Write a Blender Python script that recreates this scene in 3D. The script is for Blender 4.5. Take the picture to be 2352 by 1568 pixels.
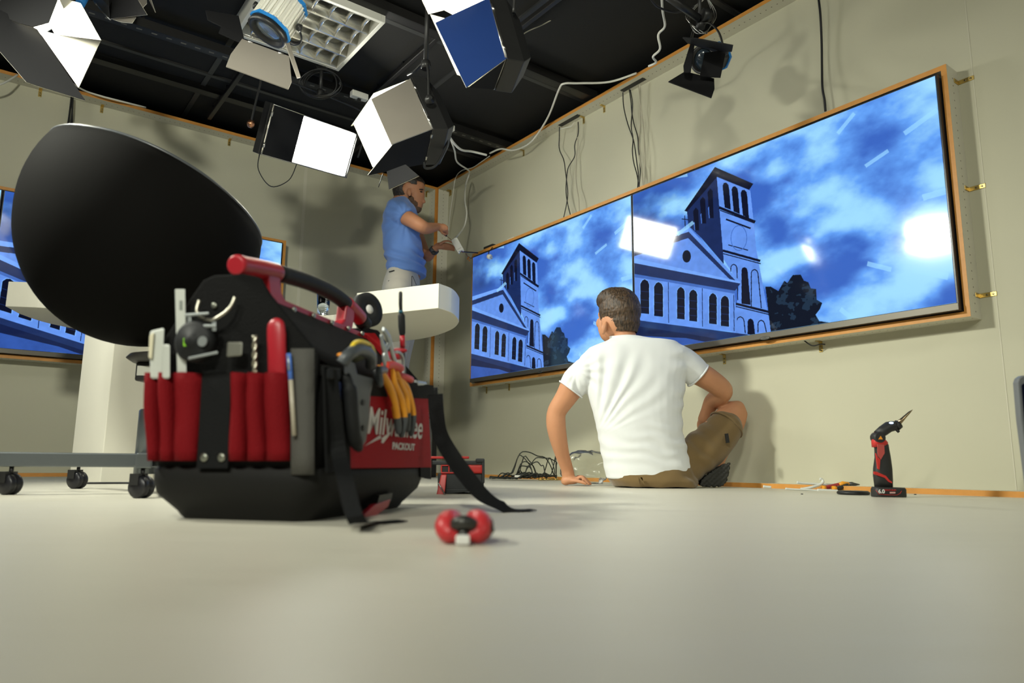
import bpy, bmesh, math, random
import numpy as np
from mathutils import Vector, Matrix, noise
random.seed(7)
V = Vector
scene = bpy.context.scene
for o in list(bpy.data.objects): bpy.data.objects.remove(o)
COL = scene.collection
PI = math.pi
def R(d): return math.radians(d)

# ------------------------------------------------------------------ camera
FPX, PITCH, ROLL, CAMH = 1653.5, .1669, -.0092, .1041
c_, s_ = math.cos(PITCH), math.sin(PITCH); cr, sr = math.cos(ROLL), math.sin(ROLL)
CD = V((0, c_, s_)); u0 = V((0, -s_, c_)); r0 = V((1, 0, 0))
CR = cr*r0 - sr*u0; CU = sr*r0 + cr*u0; CO = V((0, 0, CAMH))
cam = bpy.data.objects.new('camera', bpy.data.cameras.new('camera')); COL.objects.link(cam)
m = Matrix((CR, CU, -CD)).transposed().to_4x4(); m.translation = CO; cam.matrix_world = m
cam.data.sensor_width = 36; cam.data.lens = 36*FPX/2352
cam.data.clip_start = .02
cam.data.dof.use_dof = True; cam.data.dof.focus_distance = 3.6; cam.data.dof.aperture_fstop = 3.0
scene.camera = cam
scene.view_settings.view_transform = 'Standard'; scene.view_settings.look = 'None'
scene.view_settings.exposure = 0.0; scene.view_settings.gamma = 1
# ------------------------------------------------------------------ world and large lights
w = bpy.data.worlds.new('world'); scene.world = w; w.use_nodes = True
w.node_tree.nodes['Background'].inputs[0].default_value = (1, .93, .82, 1)
w.node_tree.nodes['Background'].inputs[1].default_value = .055
def area(name, loc, target, sx, sy, power, spread=180, color=(.97, .975, .835)):
    l = bpy.data.lights.new(name, 'AREA'); l.shape = 'RECTANGLE'; l.size = sx; l.size_y = sy
    l.energy = power; l.color = color; l.spread = math.radians(spread)
    o = bpy.data.objects.new(name, l); COL.objects.link(o); o.location = loc
    o.rotation_euler = (V(target)-V(loc)).to_track_quat('-Z', 'Y').to_euler()
    return o
# unseen soft lights outside the picture: two read off cast shadows, two added
area('unseen_soft_light', (-2.65, 1.6, 2.25), (.9, 3.1, -.15), .34, .22, 35, 84)
area('unseen_soft_light', (-.6, -1.6, 2.15), (-1.7, 5.0, 1.0), .35, .28, 36, 90)
area('unseen_soft_light', (-1.7, -1.3, 2.3), (.3, 1.1, .0), .35, .28, 12, 90)  # added behind the camera to brighten the near floor
area('unseen_soft_light', (2.4, -.6, 2.2), (.6, 3.0, .3), .45, .3, 8, 120)  # added unseen light, right of the camera

# ------------------------------------------------------------------ placing helpers
def ray(x, y): return CD + CR*((x-1176)/FPX) - CU*((y-784)/FPX)
def at(x, y, Y): r = ray(x, y); return CO + r*(Y/r.y)
def atz(x, y, z=0): r = ray(x, y); return CO + r*((z-CAMH)/r.z)
CORNER = V((-.6478, 5.8306, 0)); TH = .9291; HW = 2.41
dB = V((math.cos(TH), -math.sin(TH), 0)); nB = V((-math.sin(TH), -math.cos(TH), 0))
dA = nB.copy(); nA = dB.copy()
def WB(s, off, z): return CORNER + dB*s + nB*off + V((0, 0, z))
def WA(s, off, z): return CORNER + dA*s + nA*off + V((0, 0, z))
def plane(x, y, P, n): r = ray(x, y); return CO + r*(((P-CO).dot(n))/r.dot(n))
def pj(P):
    q = V(P)-CO; d = q.dot(CD); return (1176+FPX*q.dot(CR)/d, 784-FPX*q.dot(CU)/d)
def onB(x, y, off=0): return plane(x, y, CORNER+nB*off, nB)
def onA(x, y, off=0): return plane(x, y, CORNER+nA*off, nA)

# ------------------------------------------------------------------ materials
def nd(nt, typ, loc=None, **kw):
    n = nt.nodes.new(typ)
    for k, v in kw.items(): setattr(n, k, v)
    return n
MATS = {}
def M(name, col, rough=.5, metal=0., var=.06, vs=8, bump=0., bs=80, spec=.5, coat=0., emit=None, es=1., trans=0., ior=1.45, sheen=0.):
    if name in MATS: return MATS[name]
    mt = bpy.data.materials.new(name); mt.use_nodes = True; nt = mt.node_tree
    b = nt.nodes['Principled BSDF']; L = nt.links.new
    tc = nd(nt, 'ShaderNodeTexCoord'); no = nd(nt, 'ShaderNodeTexNoise'); no.inputs['Scale'].default_value = vs; no.inputs['Detail'].default_value = 4
    L(tc.outputs['Object'], no.inputs['Vector'])
    mr = nd(nt, 'ShaderNodeMapRange'); mr.inputs['To Min'].default_value = 1-var; mr.inputs['To Max'].default_value = 1+var
    L(no.outputs['Fac'], mr.inputs['Value'])
    mx = nd(nt, 'ShaderNodeVectorMath', operation='SCALE'); mx.inputs[0].default_value = col[:3]
    L(mr.outputs[0], mx.inputs['Scale']); L(mx.outputs[0], b.inputs['Base Color'])
    b.inputs['Roughness'].default_value = rough; b.inputs['Metallic'].default_value = metal
    b.inputs['Specular IOR Level'].default_value = spec; b.inputs['Coat Weight'].default_value = coat
    b.inputs['Transmission Weight'].default_value = trans; b.inputs['IOR'].default_value = ior
    b.inputs['Sheen Weight'].default_value = sheen
    if bump:
        n2 = nd(nt, 'ShaderNodeTexNoise'); n2.inputs['Scale'].default_value = bs; n2.inputs['Detail'].default_value = 3
        L(tc.outputs['Object'], n2.inputs['Vector'])
        bp = nd(nt, 'ShaderNodeBump'); bp.inputs['Strength'].default_value = bump; bp.inputs['Distance'].default_value = .004
        L(n2.outputs['Fac'], bp.inputs['Height']); L(bp.outputs[0], b.inputs['Normal'])
    if emit:
        b.inputs['Emission Color'].default_value = (*emit, 1); b.inputs['Emission Strength'].default_value = es
    MATS[name] = mt; return mt

# ------------------------------------------------------------------ mesh building
class MB:
    def __init__(s): s.v = []; s.f = []; s.sm = []; s.mi = []
    def add(s, vs, fs, smooth=False, mi=0):
        k = len(s.v); s.v += [V(p) for p in vs]; s.f += [tuple(i+k for i in f) for f in fs]
        s.sm += [smooth]*len(fs); s.mi += [mi]*len(fs); return s
    def box(s, x0, x1, y0, y1, z0, z1, mi=0, fr=None):
        P = [(x0,y0,z0),(x1,y0,z0),(x1,y1,z0),(x0,y1,z0),(x0,y0,z1),(x1,y0,z1),(x1,y1,z1),(x0,y1,z1)]
        if fr: P = [fr(*p) for p in P]
        return s.add(P, [(0,3,2,1),(4,5,6,7),(0,1,5,4),(1,2,6,5),(2,3,7,6),(3,0,4,7)], mi=mi)
    def hexa(s, P, mi=0):   # 8 corner points, bottom ring then top ring
        return s.add(P, [(0,3,2,1),(4,5,6,7),(0,1,5,4),(1,2,6,5),(2,3,7,6),(3,0,4,7)], mi=mi)
    def loft(s, rings, cap=True, smooth=True, mi=0, closed=False):
        n = len(rings[0]); k = len(s.v); s.v += [V(p) for r in rings for p in r]
        m_ = len(rings)
        for i in range(m_ if closed else m_-1):
            for j in range(n):
                a = k+i*n+j; b = k+i*n+(j+1) % n; c = k+((i+1) % m_)*n+(j+1) % n; d = k+((i+1) % m_)*n+j
                s.f.append((a, b, c, d)); s.sm.append(smooth); s.mi.append(mi)
        if cap and not closed:
            s.f.append(tuple(k+j for j in range(n))[::-1]); s.sm.append(False); s.mi.append(mi)
            s.f.append(tuple(k+(m_-1)*n+j for j in range(n))); s.sm.append(False); s.mi.append(mi)
        return s
    def tube(s, path, r, n=8, cap=True, smooth=True, mi=0, flat=None, round_=False, up=None):
        path = [V(p) for p in path]
        rs = list(r) if hasattr(r, '__len__') else [r]*len(path)
        if round_:
            a0 = (path[0]-path[1]).normalized(); a1 = (path[-1]-path[-2]).normalized(); P2 = []; R2 = []
            for q in (.97, .8, .45): P2.append(path[0]+a0*rs[0]*q); R2.append(rs[0]*math.sqrt(1-q*q))
            P3 = []; R3 = []
            for q in (.45, .8, .97): P3.append(path[-1]+a1*rs[-1]*q); R3.append(rs[-1]*math.sqrt(1-q*q))
            path = P2+path+P3; rs = R2+rs+R3
        rings = []; prev = None
        for i, p in enumerate(path):
            t = (path[min(i+1, len(path)-1)]-path[max(i-1, 0)]).normalized()
            if prev is None:
                ref = V(up) if up else (V((0, 0, 1)) if abs(t.z) < .9 else V((1, 0, 0)))
                a = (ref - t*ref.dot(t)).normalized()
            else: a = (prev - t*prev.dot(t)).normalized()
            prev = a; b = t.cross(a)
            fa, fb = flat if flat else (1, 1)
            rings.append([p + a*(math.cos(2*PI*j/n)*rs[i]*fa) + b*(math.sin(2*PI*j/n)*rs[i]*fb) for j in range(n)])
        return s.loft(rings, cap, smooth, mi)
    def lathe(s, prof, n=24, o=(0,0,0), ax=(0,0,1), mi=0, smooth=True, sx=(1, 1)):
        ax = V(ax).normalized(); a = ax.orthogonal().normalized(); b = ax.cross(a); o = V(o)
        rings = [[o + ax*h + a*(r*math.cos(2*PI*j/n)*sx[0]) + b*(r*math.sin(2*PI*j/n)*sx[1]) for j in range(n)] for r, h in prof]
        return s.loft(rings, True, smooth, mi)
    def ell(s, c, rx, ry, rz, n=16, m_=10, rot=None, mi=0):
        rings = []
        for i in range(m_+1):
            t = PI*(i+.02)/(m_+.04); rr = math.sin(t); z = -math.cos(t)
            ring = []
            for j in range(n):
                p = V((rx*rr*math.cos(2*PI*j/n), ry*rr*math.sin(2*PI*j/n), rz*z))
                if rot: p = rot @ p
                ring.append(V(c)+p)
            rings.append(ring)
        return s.loft(rings, True, True, mi)
    def prism(s, poly, d, mi=0):   # planar polygon of 3D points extruded along vector d
        n = len(poly); P = [V(p) for p in poly]; P += [p+V(d) for p in P]
        return s.add(P, [tuple(range(n))[::-1], tuple(range(n, 2*n))]+[(i, (i+1) % n, n+(i+1) % n, n+i) for i in range(n)], mi=mi)
    def plate(s, poly, t=.003, mi=0):
        P = [V(p) for p in poly]; n = (P[1]-P[0]).cross(P[2]-P[0]).normalized()
        return s.prism([p-n*t/2 for p in P], n*t, mi)
    def build(s, name, mat, parent=None, world=False, bevel=0., bseg=2, sub=0, fixn=True):
        me = bpy.data.meshes.new(name)
        vs = s.v
        if world and parent is not None:
            iv = parent_world(parent).inverted(); vs = [iv @ p for p in vs]
        me.from_pydata([tuple(p) for p in vs], [], s.f)
        me.polygons.foreach_set('use_smooth', s.sm); me.polygons.foreach_set('material_index', s.mi)
        mats = mat if isinstance(mat, (list, tuple)) else [mat]
        for m_ in mats: me.materials.append(m_)
        if fixn:
            bm = bmesh.new(); bm.from_mesh(me); bmesh.ops.recalc_face_normals(bm, faces=bm.faces); bm.to_mesh(me); bm.free()
        me.update()
        o = bpy.data.objects.new(name, me); COL.objects.link(o)
        if parent is not None: o.parent = parent
        if bevel:
            b = o.modifiers.new('bevel', 'BEVEL'); b.width = bevel; b.segments = bseg; b.limit_method = 'ANGLE'; b.angle_limit = R(35)
            b.harden_normals = False
        if sub:
            m_ = o.modifiers.new('sub', 'SUBSURF'); m_.levels = sub; m_.render_levels = sub
        return o
def parent_world(o):
    m_ = o.matrix_basis.copy()
    while o.parent: o = o.parent; m_ = o.matrix_basis @ m_
    return m_
def tag(o, label=None, cat=None, group=None, kind=None):
    if label: o['label'] = label
    if cat: o['category'] = cat
    if group: o['group'] = group
    if kind: o['kind'] = kind
    return o
def thing(name, label, cat, loc=(0,0,0), rz=0., group=None, mat=None):
    o = bpy.data.objects.new(name, None); COL.objects.link(o); o.empty_display_size = .05
    if mat is not None: o.matrix_basis = mat
    else: o.location = loc; o.rotation_euler = (0, 0, rz)
    return tag(o, label, cat, group)
def frame(o, x, y):    # 4x4 with axes x, y, z = x cross y
    x = V(x).normalized(); z = x.cross(V(y)).normalized(); y = z.cross(x)
    m_ = Matrix((x, y, z)).transposed().to_4x4(); m_.translation = V(o); return m_
def catmull(P, k=6):
    P = [V(p) for p in P]; out = []
    for i in range(len(P)-1):
        p0 = P[max(i-1, 0)]; p1 = P[i]; p2 = P[i+1]; p3 = P[min(i+2, len(P)-1)]
        for j in range(k):
            t = j/k; out.append(.5*((2*p1)+(p2-p0)*t+(2*p0-5*p1+4*p2-p3)*t*t+(3*p1-p0-3*p2+p3)*t**3))
    out.append(P[-1]); return out
def text_mesh(name, body, size, mat, parent, mw, extrude=.0006, shear=0., bold=0., sx=1.):
    cu = bpy.data.curves.new(name, 'FONT'); cu.body = body; cu.size = size; cu.extrude = extrude; cu.shear = shear; cu.offset = bold
    o = bpy.data.objects.new(name+'_source', cu); COL.objects.link(o)
    dg = bpy.context.evaluated_depsgraph_get(); me = bpy.data.meshes.new_from_object(o.evaluated_get(dg))
    bpy.data.objects.remove(o)
    for v in me.vertices: v.co.x *= sx
    me.materials.clear(); me.materials.append(mat)
    q = bpy.data.objects.new(name, me); COL.objects.link(q); q.parent = parent; q.matrix_basis = mw; return q
def bake(o):      # apply the modifiers and return the same object with its final mesh
    dg = bpy.context.evaluated_depsgraph_get(); dg.update()
    me = bpy.data.meshes.new_from_object(o.evaluated_get(dg)); o.modifiers.clear(); o.data = me; return o
def flesh(name, mb, mat, parent, voxel=.006, smooth=6, world=True, fn=None):
    o = mb.build(name, mat, parent, world=world)
    r = o.modifiers.new('r', 'REMESH'); r.mode = 'VOXEL'; r.voxel_size = voxel; r.use_smooth_shade = True
    if smooth:
        q = o.modifiers.new('s', 'SMOOTH'); q.iterations = smooth; q.factor = .6
    bake(o)
    if fn: 
        pw = parent_world(o.parent) if o.parent else Matrix()
        pi = pw.inverted(); me = o.data
        new = []
        for v in me.vertices:
            p = pw @ v.co; n = (pw.to_3x3() @ v.normal).normalized(); new.append(pi @ fn(p, n))
        for v, c in zip(me.vertices, new): v.co = c
        me.update()
    for p in o.data.polygons: p.use_smooth = True
    return o

def turn(o, rz, P=None):      # keep the shape where it is, but let the object's own axes follow the wall
    m_ = Matrix.Translation(P if P is not None else CORNER) @ Matrix.Rotation(rz, 4, 'Z')
    o.data.transform(m_.inverted()); o.matrix_basis = m_; return o
# ================================================================== setting
m_orange = M('veneer_edge', (.60, .27, .055), .45, bump=.1, bs=40, var=.15, vs=30)
m_white_board = M('white_board', (.62, .60, .50), .5, bump=.05)
m_wall = M('wall_paint', (.50, .485, .365), .6, var=.03, vs=2.5, bump=.18, bs=9)
m_black = M('black_metal', (.012, .012, .012), .45)
def floor_mat():
    mt = M('floor_vinyl', (.60, .575, .48), .42, var=.02, vs=3, spec=.45)
    nt = mt.node_tree; b = nt.nodes['Principled BSDF']
    tc = nd(nt, 'ShaderNodeTexCoord'); mp = nd(nt, 'ShaderNodeMapping'); mp.inputs['Scale'].default_value = (1.2, 9, 1)
    n = nd(nt, 'ShaderNodeTexNoise'); n.inputs['Scale'].default_value = 3; n.inputs['Detail'].default_value = 5
    mr = nd(nt, 'ShaderNodeMapRange'); mr.inputs['To Min'].default_value = .33; mr.inputs['To Max'].default_value = .5
    L = nt.links.new; L(tc.outputs['Object'], mp.inputs[0]); L(mp.outputs[0], n.inputs['Vector']); L(n.outputs['Fac'], mr.inputs[0]); L(mr.outputs[0], b.inputs['Roughness'])
    return mt
fl = MB().box(-4.5, 4.5, -3, 8, -.05, 0).build('floor', floor_mat()); tag(fl, kind='structure')
m_ceil = M('black_ceiling_board', (.0085, .008, .007), .85, bump=.15, bs=60)
m_tbar = M('ceiling_bar_paint', (.035, .035, .034), .45)
def ceil_board(s0, s1, o0, o1): pass
cb = MB().box(-4.5, 4.5, -3, 8, 2.50, 2.55).build('ceiling', m_ceil); tag(cb, kind='structure')
# exposed ceiling bars, parts of the ceiling
for k in range(6):
    o0 = .55+k*1.2
    b = MB(); b.box(-1, 7, o0-.015, o0+.015, 2.488, 2.5, fr=WA); b.build('ceiling_bar', m_tbar, cb)
for k in range(7):
    s0 = -.4+k*1.2
    b = MB(); b.box(s0-.015, s0+.015, -1, 7, 2.490, 2.5, fr=WA); b.build('ceiling_bar', m_tbar, cb)
# dotted edging board (a row of small screw holes)
def dotted_mat():
    mt = M('drilled_board', (.62, .60, .50), .5)
    nt = mt.node_tree; b = nt.nodes['Principled BSDF']; L = nt.links.new
    at_ = nd(nt, 'ShaderNodeUVMap'); sp = nd(nt, 'ShaderNodeSeparateXYZ'); L(at_.outputs[0], sp.inputs[0])
    def mth(op, a, b_=None):
        n = nd(nt, 'ShaderNodeMath', operation=op)
        for i, q in enumerate((a, b_)):
            if q is None: continue
            if isinstance(q, (int, float)): n.inputs[i].default_value = q
            else: L(q, n.inputs[i])
        return n.outputs[0]
    fx = mth('SUBTRACT', mth('FRACT', mth('DIVIDE', sp.outputs[0], .032)), .5); fx = mth('MULTIPLY', fx, .032)
    fy = sp.outputs[1]
    d = mth('ADD', mth('MULTIPLY', fx, fx), mth('MULTIPLY', fy, fy)); k = mth('LESS_THAN', mth('SQRT', d), .0032)
    col = [l for l in nt.links if l.to_socket == b.inputs['Base Color']][0].from_socket
    mx = nd(nt, 'ShaderNodeMix', data_type='RGBA'); L(k, mx.inputs[0]); L(col, mx.inputs[6]); mx.inputs[7].default_value = (.12, .10, .06, 1)
    L(mx.outputs[2], b.inputs['Base Color']); return mt
m_dots = dotted_mat()
def edging(name, W, a, b, d0, d1, axis, parent=None, kindS=True):
    """board of the shallow chassis: a..b along its length, orange on the front edge, drilled white on the other faces
       axis 's' : runs along the wall, z from d0 to d1 ; axis 'z' : upright, s from d0 to d1"""
    mb = MB()
    if axis == 's': mb.box(a, b, -.1, -.001, d0, d1, fr=W); mb.box(a, b, -.001, 0, d0, d1, mi=1, fr=W)
    else: mb.box(d0, d1, -.1, -.001, a, b, fr=W); mb.box(d0, d1, -.001, 0, a, b, mi=1, fr=W)
    o = mb.build(name, [m_dots, m_orange], parent)
    uv = o.data.uv_layers.new(name='UVMap')
    cen = .05
    for p in o.data.polygons:
        for li in p.loop_indices:
            q = o.data.vertices[o.data.loops[li].vertex_index].co - CORNER
            dd, nn = (dB, nB) if W is WB else (dA, nA)
            along = q.dot(dd) if axis == 's' else q.z
            uv.data[li].uv = (along, q.dot(nn)+cen)
    if kindS: tag(o, kind='structure'); turn(o, -TH if W is WB else math.atan2(dA.y, dA.x))
    return o
wl = MB().box(0, 7, -.14, -.1, 0, HW, fr=WA).build('wall_left', m_wall); turn(wl, math.atan2(dA.y, dA.x)); tag(wl, kind='structure')
wr = MB().box(0, 7, -.14, -.1, 0, HW, fr=WB).build('wall_right', m_wall); turn(wr, -TH); tag(wr, kind='structure')
# rest of the dark studio above and behind the set walls
md = M('dark_studio_wall', (.02, .019, .017), .8)
for i, (x0, x1, y0, y1) in enumerate([(-4.5, -4.45, -3, 8), (4.45, 4.5, -3, 8), (-4.45, 4.45, 7.95, 8), (-4.45, 4.45, -3, -2.95)]):
    o = MB().box(x0, x1, y0, y1, 0, 2.5).build(['wall_studio_left', 'wall_studio_right', 'wall_studio_far', 'wall_studio_back'][i], md); tag(o, kind='structure')
T = .021
edging('trim_1', WB, 0, 7, HW-T, HW, 's'); edging('trim_2', WB, 0, 7, 0, T, 's')
edging('trim_3', WA, .0, 7, HW-T, HW, 's'); edging('trim_4', WA, .0, 7, .0, T, 's')
edging('trim_5', WB, T, HW-T, -.004, .020, 'z'); edging('trim_6', WA, T, HW-T, -.004, .020, 'z')
# brass angle brackets, parts of the walls and of the screen surrounds
m_brass = M('brass', (.55, .40, .13), .35, 1., var=.2, vs=60)
def bracket(parent, P, a, b, wdt, la=.045, lb=.035, t=.003):
    """P = inner corner; a, b = directions of both legs (a holds two screws)"""
    a = V(a); b = V(b); c = a.cross(b); mb = MB()
    mb.prism([P-c*wdt/2, P+c*wdt/2, P+c*wdt/2+a*la, P-c*wdt/2+a*la], b*t)
    mb.prism([P-c*wdt/2, P+c*wdt/2, P+c*wdt/2+b*lb, P-c*wdt/2+b*lb], a*t)
    o = mb.build('angle_bracket', m_brass, parent, world=True, bevel=.0015)
    sc = MB()
    for q in (.45, .8): sc.lathe([(.004, 0), (.004, .0015), (.002, .002)], 10, P+a*la*q+b*t, b)
    sc.build('screw', M('screw_steel', (.2, .17, .1), .3, 1.), o, world=True)
    return o
for x, y in ((1388, 238), (1341, 268), (1203, 345), (1036, 441)):
    P = onB(x, y, -.1); P.z = HW-T; bracket(wr, P, (0, 0, -1), nB, .018)
P = WB(.045, -.1, HW-T-.002); bracket(wr, P, (0, 0, -1), nB, .018)
for x, y in ((93, 207), (235, 240), (527, 320)):
    P = onA(x, y, -.1); P.z = HW-T; bracket(wl, P, (0, 0, -1), nA, .018)
P = WA(.05, -.1, HW-T-.002); bracket(wl, P, (0, 0, -1), nA, .018)
# vertical panel joints (thin raised strips) on the walls
m_joint = M('wall_joint', (.56, .54, .43), .6)
P = onA(690, 600, -.1); sJ = (P-CORNER).dot(dA)
MB().box(sJ-.012, sJ+.012, -.1, -.0985, T, HW-T, fr=WA).build('joint_strip', m_joint, wl, world=True)
MB().box(4.02, 4.024, -.1, -.0985, T, HW-T, fr=WB).build('joint_strip', m_joint, wr, world=True)

# ================================================================== pictures on the screens
def screen_image():
    H, W = 576, 1024
    yy, xx = np.mgrid[0:H, 0:W]; u = (xx+.5)/W; v = (yy+.5)/H        # v = 0 at the top
    rng = np.random.RandomState(5)
    def fbm(sx, sy, oc=5, seed=0):
        r = np.random.RandomState(seed); out = np.zeros((H, W)); amp = 1; tot = 0
        for o in range(oc):
            gx, gy = int(sx*2**o)+2, int(sy*2**o)+2; g = r.rand(gy, gx)
            fx = u*(gx-1.001); fy = v*(gy-1.001); ix = fx.astype(int); iy = fy.astype(int); tx = fx-ix; ty = fy-iy
            tx = tx*tx*(3-2*tx); ty = ty*ty*(3-2*ty)
            a = g[iy, ix]*(1-tx)+g[iy, ix+1]*tx; b = g[iy+1, ix]*(1-tx)+g[iy+1, ix+1]*tx
            out += amp*(a*(1-ty)+b*ty); tot += amp; amp *= .5
        return out/tot
    n = fbm(6, 5, 6, 11)*.75 + fbm(3, 3, 3, 4)*.45
    n = n + .20*(u-.48) 
    k = np.clip((n-.47)/.38, 0, 1); k = k*k*(3-2*k)
    deep = np.array([.042, .135, .55]); mid = np.array([.13, .37, .95]); lite = np.array([.36, .74, 1.0])
    img = np.where(k[..., None] < .5, deep+(mid-deep)*(k[..., None]*2), mid+(lite-mid)*((k[..., None]-.5)*2))
    dk = np.exp(-(((u-.075)/.13)**2+((v-.17)/.12)**2))*np.clip(fbm(5, 5, 4, 3)*2.2-.5, 0, 1)
    img = img*(1-.93*np.clip(dk*1.4, 0, 1))[..., None]
    def P2(px):   # photo pixel -> screen fraction
        out = []
        for x, y in px:
            q = onB(x, y, .0302)-CORNER; out.append(((q.dot(dB)-S2)/SW, 1-(q.z-ZB)/SH))
        return out
    def c2(pts): return P2([(1050+x/2.851, 350+y/2.851) for x, y in pts])
    def c3(pts): return P2([(1650+x/2.178, 130+y/2.178) for x, y in pts])
    def mask(poly):
        m_ = np.zeros((H, W), bool); pu = [p[0] for p in poly]; pv = [p[1] for p in poly]; n_ = len(poly)
        for i in range(n_):
            j = (i+1) % n_; c = (pv[i] > v) != (pv[j] > v)
            with np.errstate(divide='ignore', invalid='ignore'):
                xi = (pu[j]-pu[i])*(v-pv[i])/(pv[j]-pv[i]+1e-12)+pu[i]
            m_ ^= c & (u < xi)
        return m_
    tex = 1+.22*(fbm(60, 40, 2, 8)-.5)+.25*(fbm(12, 9, 3, 9)-.5)
    def fill(poly, col, t=True):
        m_ = mask(poly); c = np.array(col)
        img[m_] = (c*(tex[m_][:, None] if t else 1))
    wall_l = (.13, .30, .85); wall_m = (.055, .15, .52); wall_d = (.008, .022, .10); blk = (.002, .004, .018); roof = (.012, .028, .11)
    def seg(a, b, wd, col):
        (x0, y0), (x1, y1) = a, b; dx, dy = x1-x0, (y1-y0)*.5625; l = math.hypot(dx, dy); nx, ny = -dy/l*wd, dx/l*wd/.5625
        fill([(x0+nx, y0+ny), (x1+nx, y1+ny), (x1-nx, y1-ny), (x0-nx, y0-ny)], col)
    # tower
    fill(c2([(1700,150),(1505,385),(1515,480),(1600,560),(1745,730),(1745,500)]), wall_d)
    fill(c2([(1700,160),(1920,250),(1938,420),(1960,640),(2062,1195),(1800,1195),(1850,860),(1745,700),(1720,400)]), wall_l)
    fill(c2([(1688,95),(1940,205),(1912,245),(1702,160),(1505,388),(1488,382)]), blk)
    for x, d in ((1738, 0), (1797, 24), (1857, 47)):
        fill(c2([(x,218+d),(x+8,200+d),(x+24,197+d),(x+38,212+d),(x+44,245+d),(x+54,375+d*1.15),(x+14,360+d*1.1)]), blk)
    for x, y, h_ in ((1640,260,170),(1590,315,150),(1545,385,125)):
        fill(c2([(x,y),(x+18,y-25),(x+34,y-8),(x+40,y+h_),(x+10,y+h_)]), blk)
        fill(c2([(x+2,y+h_*.6),(x+10,y+h_*.55),(x+14,y+h_),(x+8,y+h_)]), wall_m)
    for a, b, wd in (((1715,360),(1952,455),.004),((1720,378),(1945,462),.0015),((1760,437),(1922,497),.0025),((1775,605),(1905,640),.0015),((1740,642),(1985,710),.0035),((1742,662),(1988,728),.0015),((1825,990),(2045,1045),.0035),((1825,1008),(2048,1062),.0015)):
        p, q = c2([a, b]); seg(p, q, wd, blk)
    def ring(cx, cy, rx, ry, wd=.0012):
        pts = c2([(cx+rx*math.cos(t), cy+ry*math.sin(t)) for t in np.linspace(0, 2*PI, 25)])
        for p, q in zip(pts[:-1], pts[1:]): seg(p, q, wd, wall_m)
    ring(1845, 560, 52, 82)
    def arch(x, y0, y1, w_, sh, col, inner=None):
        pts = c2([(x-w_, y1), (x-w_-sh*.0, y0+w_), (x-w_*.7, y0+w_*.3), (x, y0), (x+w_*.7, y0+w_*.4), (x+w_, y0+w_*1.2), (x+w_+sh, y1+8)])
        if inner is None: fill(pts, col)
        else:
            for p, q in zip(pts[:-1], pts[1:]): seg(p, q, .0016, col)
    arch(1812, 732, 960, 20, 6, blk, 1); arch(1882, 750, 990, 20, 20, blk); arch(1948, 766, 1010, 22, 22, blk, 1)
    arch(1855, 1075, 1175, 24, 8, blk, 1); arch(1922, 1087, 1190, 20, 10, blk); arch(1992, 1098, 1180, 22, 14, blk, 1)
    # church front
    fill(c2([(1100,700),(1520,492),(1858,850),(1815,905),(1840,1175),(1150,1110),(1100,1100)]), wall_l)
    fill(c2([(1100,640),(1520,510),(1845,852),(1800,845),(1512,560),(1100,700)]), roof)
    fill(c2([(1100,625),(1518,492),(1530,505),(1512,520),(1100,660)]), (.18, .40, 1.))
    fill(c2([(1518,492),(1858,850),(1840,856),(1512,515)]), (.14, .33, .9))
    fill(c2([(1100,680),(1168,693),(1855,845),(1855,858),(1100,712)]), (.18, .40, 1.))
    fill(c2([(1100,712),(1855,858),(1820,905),(1100,785)]), roof)
    fill(c2([(1100,785),(1820,905),(1815,925),(1390,850),(1100,808)]), wall_m)
    pts = c2([(1503+28*math.cos(t), 680+41*math.sin(t)) for t in np.linspace(0, 2*PI, 20)]); fill(pts, blk)
    for x0, x1, y0, y1 in ((1200,1257,830,1052),(1290,1348,848,1070),(1440,1490,880,1088),(1520,1572,897,1102),(1650,1700,920,1120),(1727,1780,937,1135)):
        w_ = x1-x0; xm = (x0+x1)/2
        fill(c2([(x0-4,y1),(x0-4,y0+w_*.5),(x0+w_*.2,y0+4),(xm,y0-3),(x1-w_*.1,y0+10),(x1+5,y0+w_*.55),(x1+5,y1+8)]), (.20,.45,1.))
        fill(c2([(x0,y1),(x0,y0+w_*.5),(x0+w_*.22,y0+8),(xm,y0),(x1-w_*.15,y0+12),(x1,y0+w_*.6),(x1,y1+6)]), blk)
        for f_ in (.35, .6, .82):
            p, q = c2([(x0+3, y0+(y1-y0)*f_), (x1-2, y0+(y1-y0)*f_+5)]); seg(p, q, .001, wall_d)
    for x, a, b in ((1383,850,1115),(1605,890,1140),(1812,930,1170)):
        p, q = c2([(x,a),(x+2,b)]); seg(p, q, .0014, wall_d)
    fill(c2([(1080,1085),(1200,1100),(1905,1192),(1900,1230),(1600,1330),(1080,1400)]), roof)
    fill(c2([(1080,1130),(1200,1140),(1560,1195),(1730,1225),(1500,1300),(1080,1400)]), (.006,.013,.06))
    fill(c2([(1080,1250),(1180,1200),(1500,1215),(1650,1245),(1500,1290),(1080,1380)]), (.03,.09,.38))
    p, q = c2([(1490,412),(1494,495)]); seg(p, q, .0016, blk); p, q = c2([(1470,435),(1515,440)]); seg(p, q, .0014, blk)
    # tree
    tp = [(235,1150),(262,1150),(300,1172),(330,1120),(345,1132),(372,1092),(412,1090),(428,1120),(450,1128),(462,1158),(488,1162),(492,1215),(520,1232),(508,1262),(486,1290),(505,1322),(560,1330),(575,1345),(265,1400)]
    tm = mask(c3(tp)); tn = fbm(50, 34, 3, 21)
    img[tm] = np.where(tn[tm][:, None] > .62, np.array([.012, .03, .06]), np.array([.0025, .006, .016]))
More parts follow.
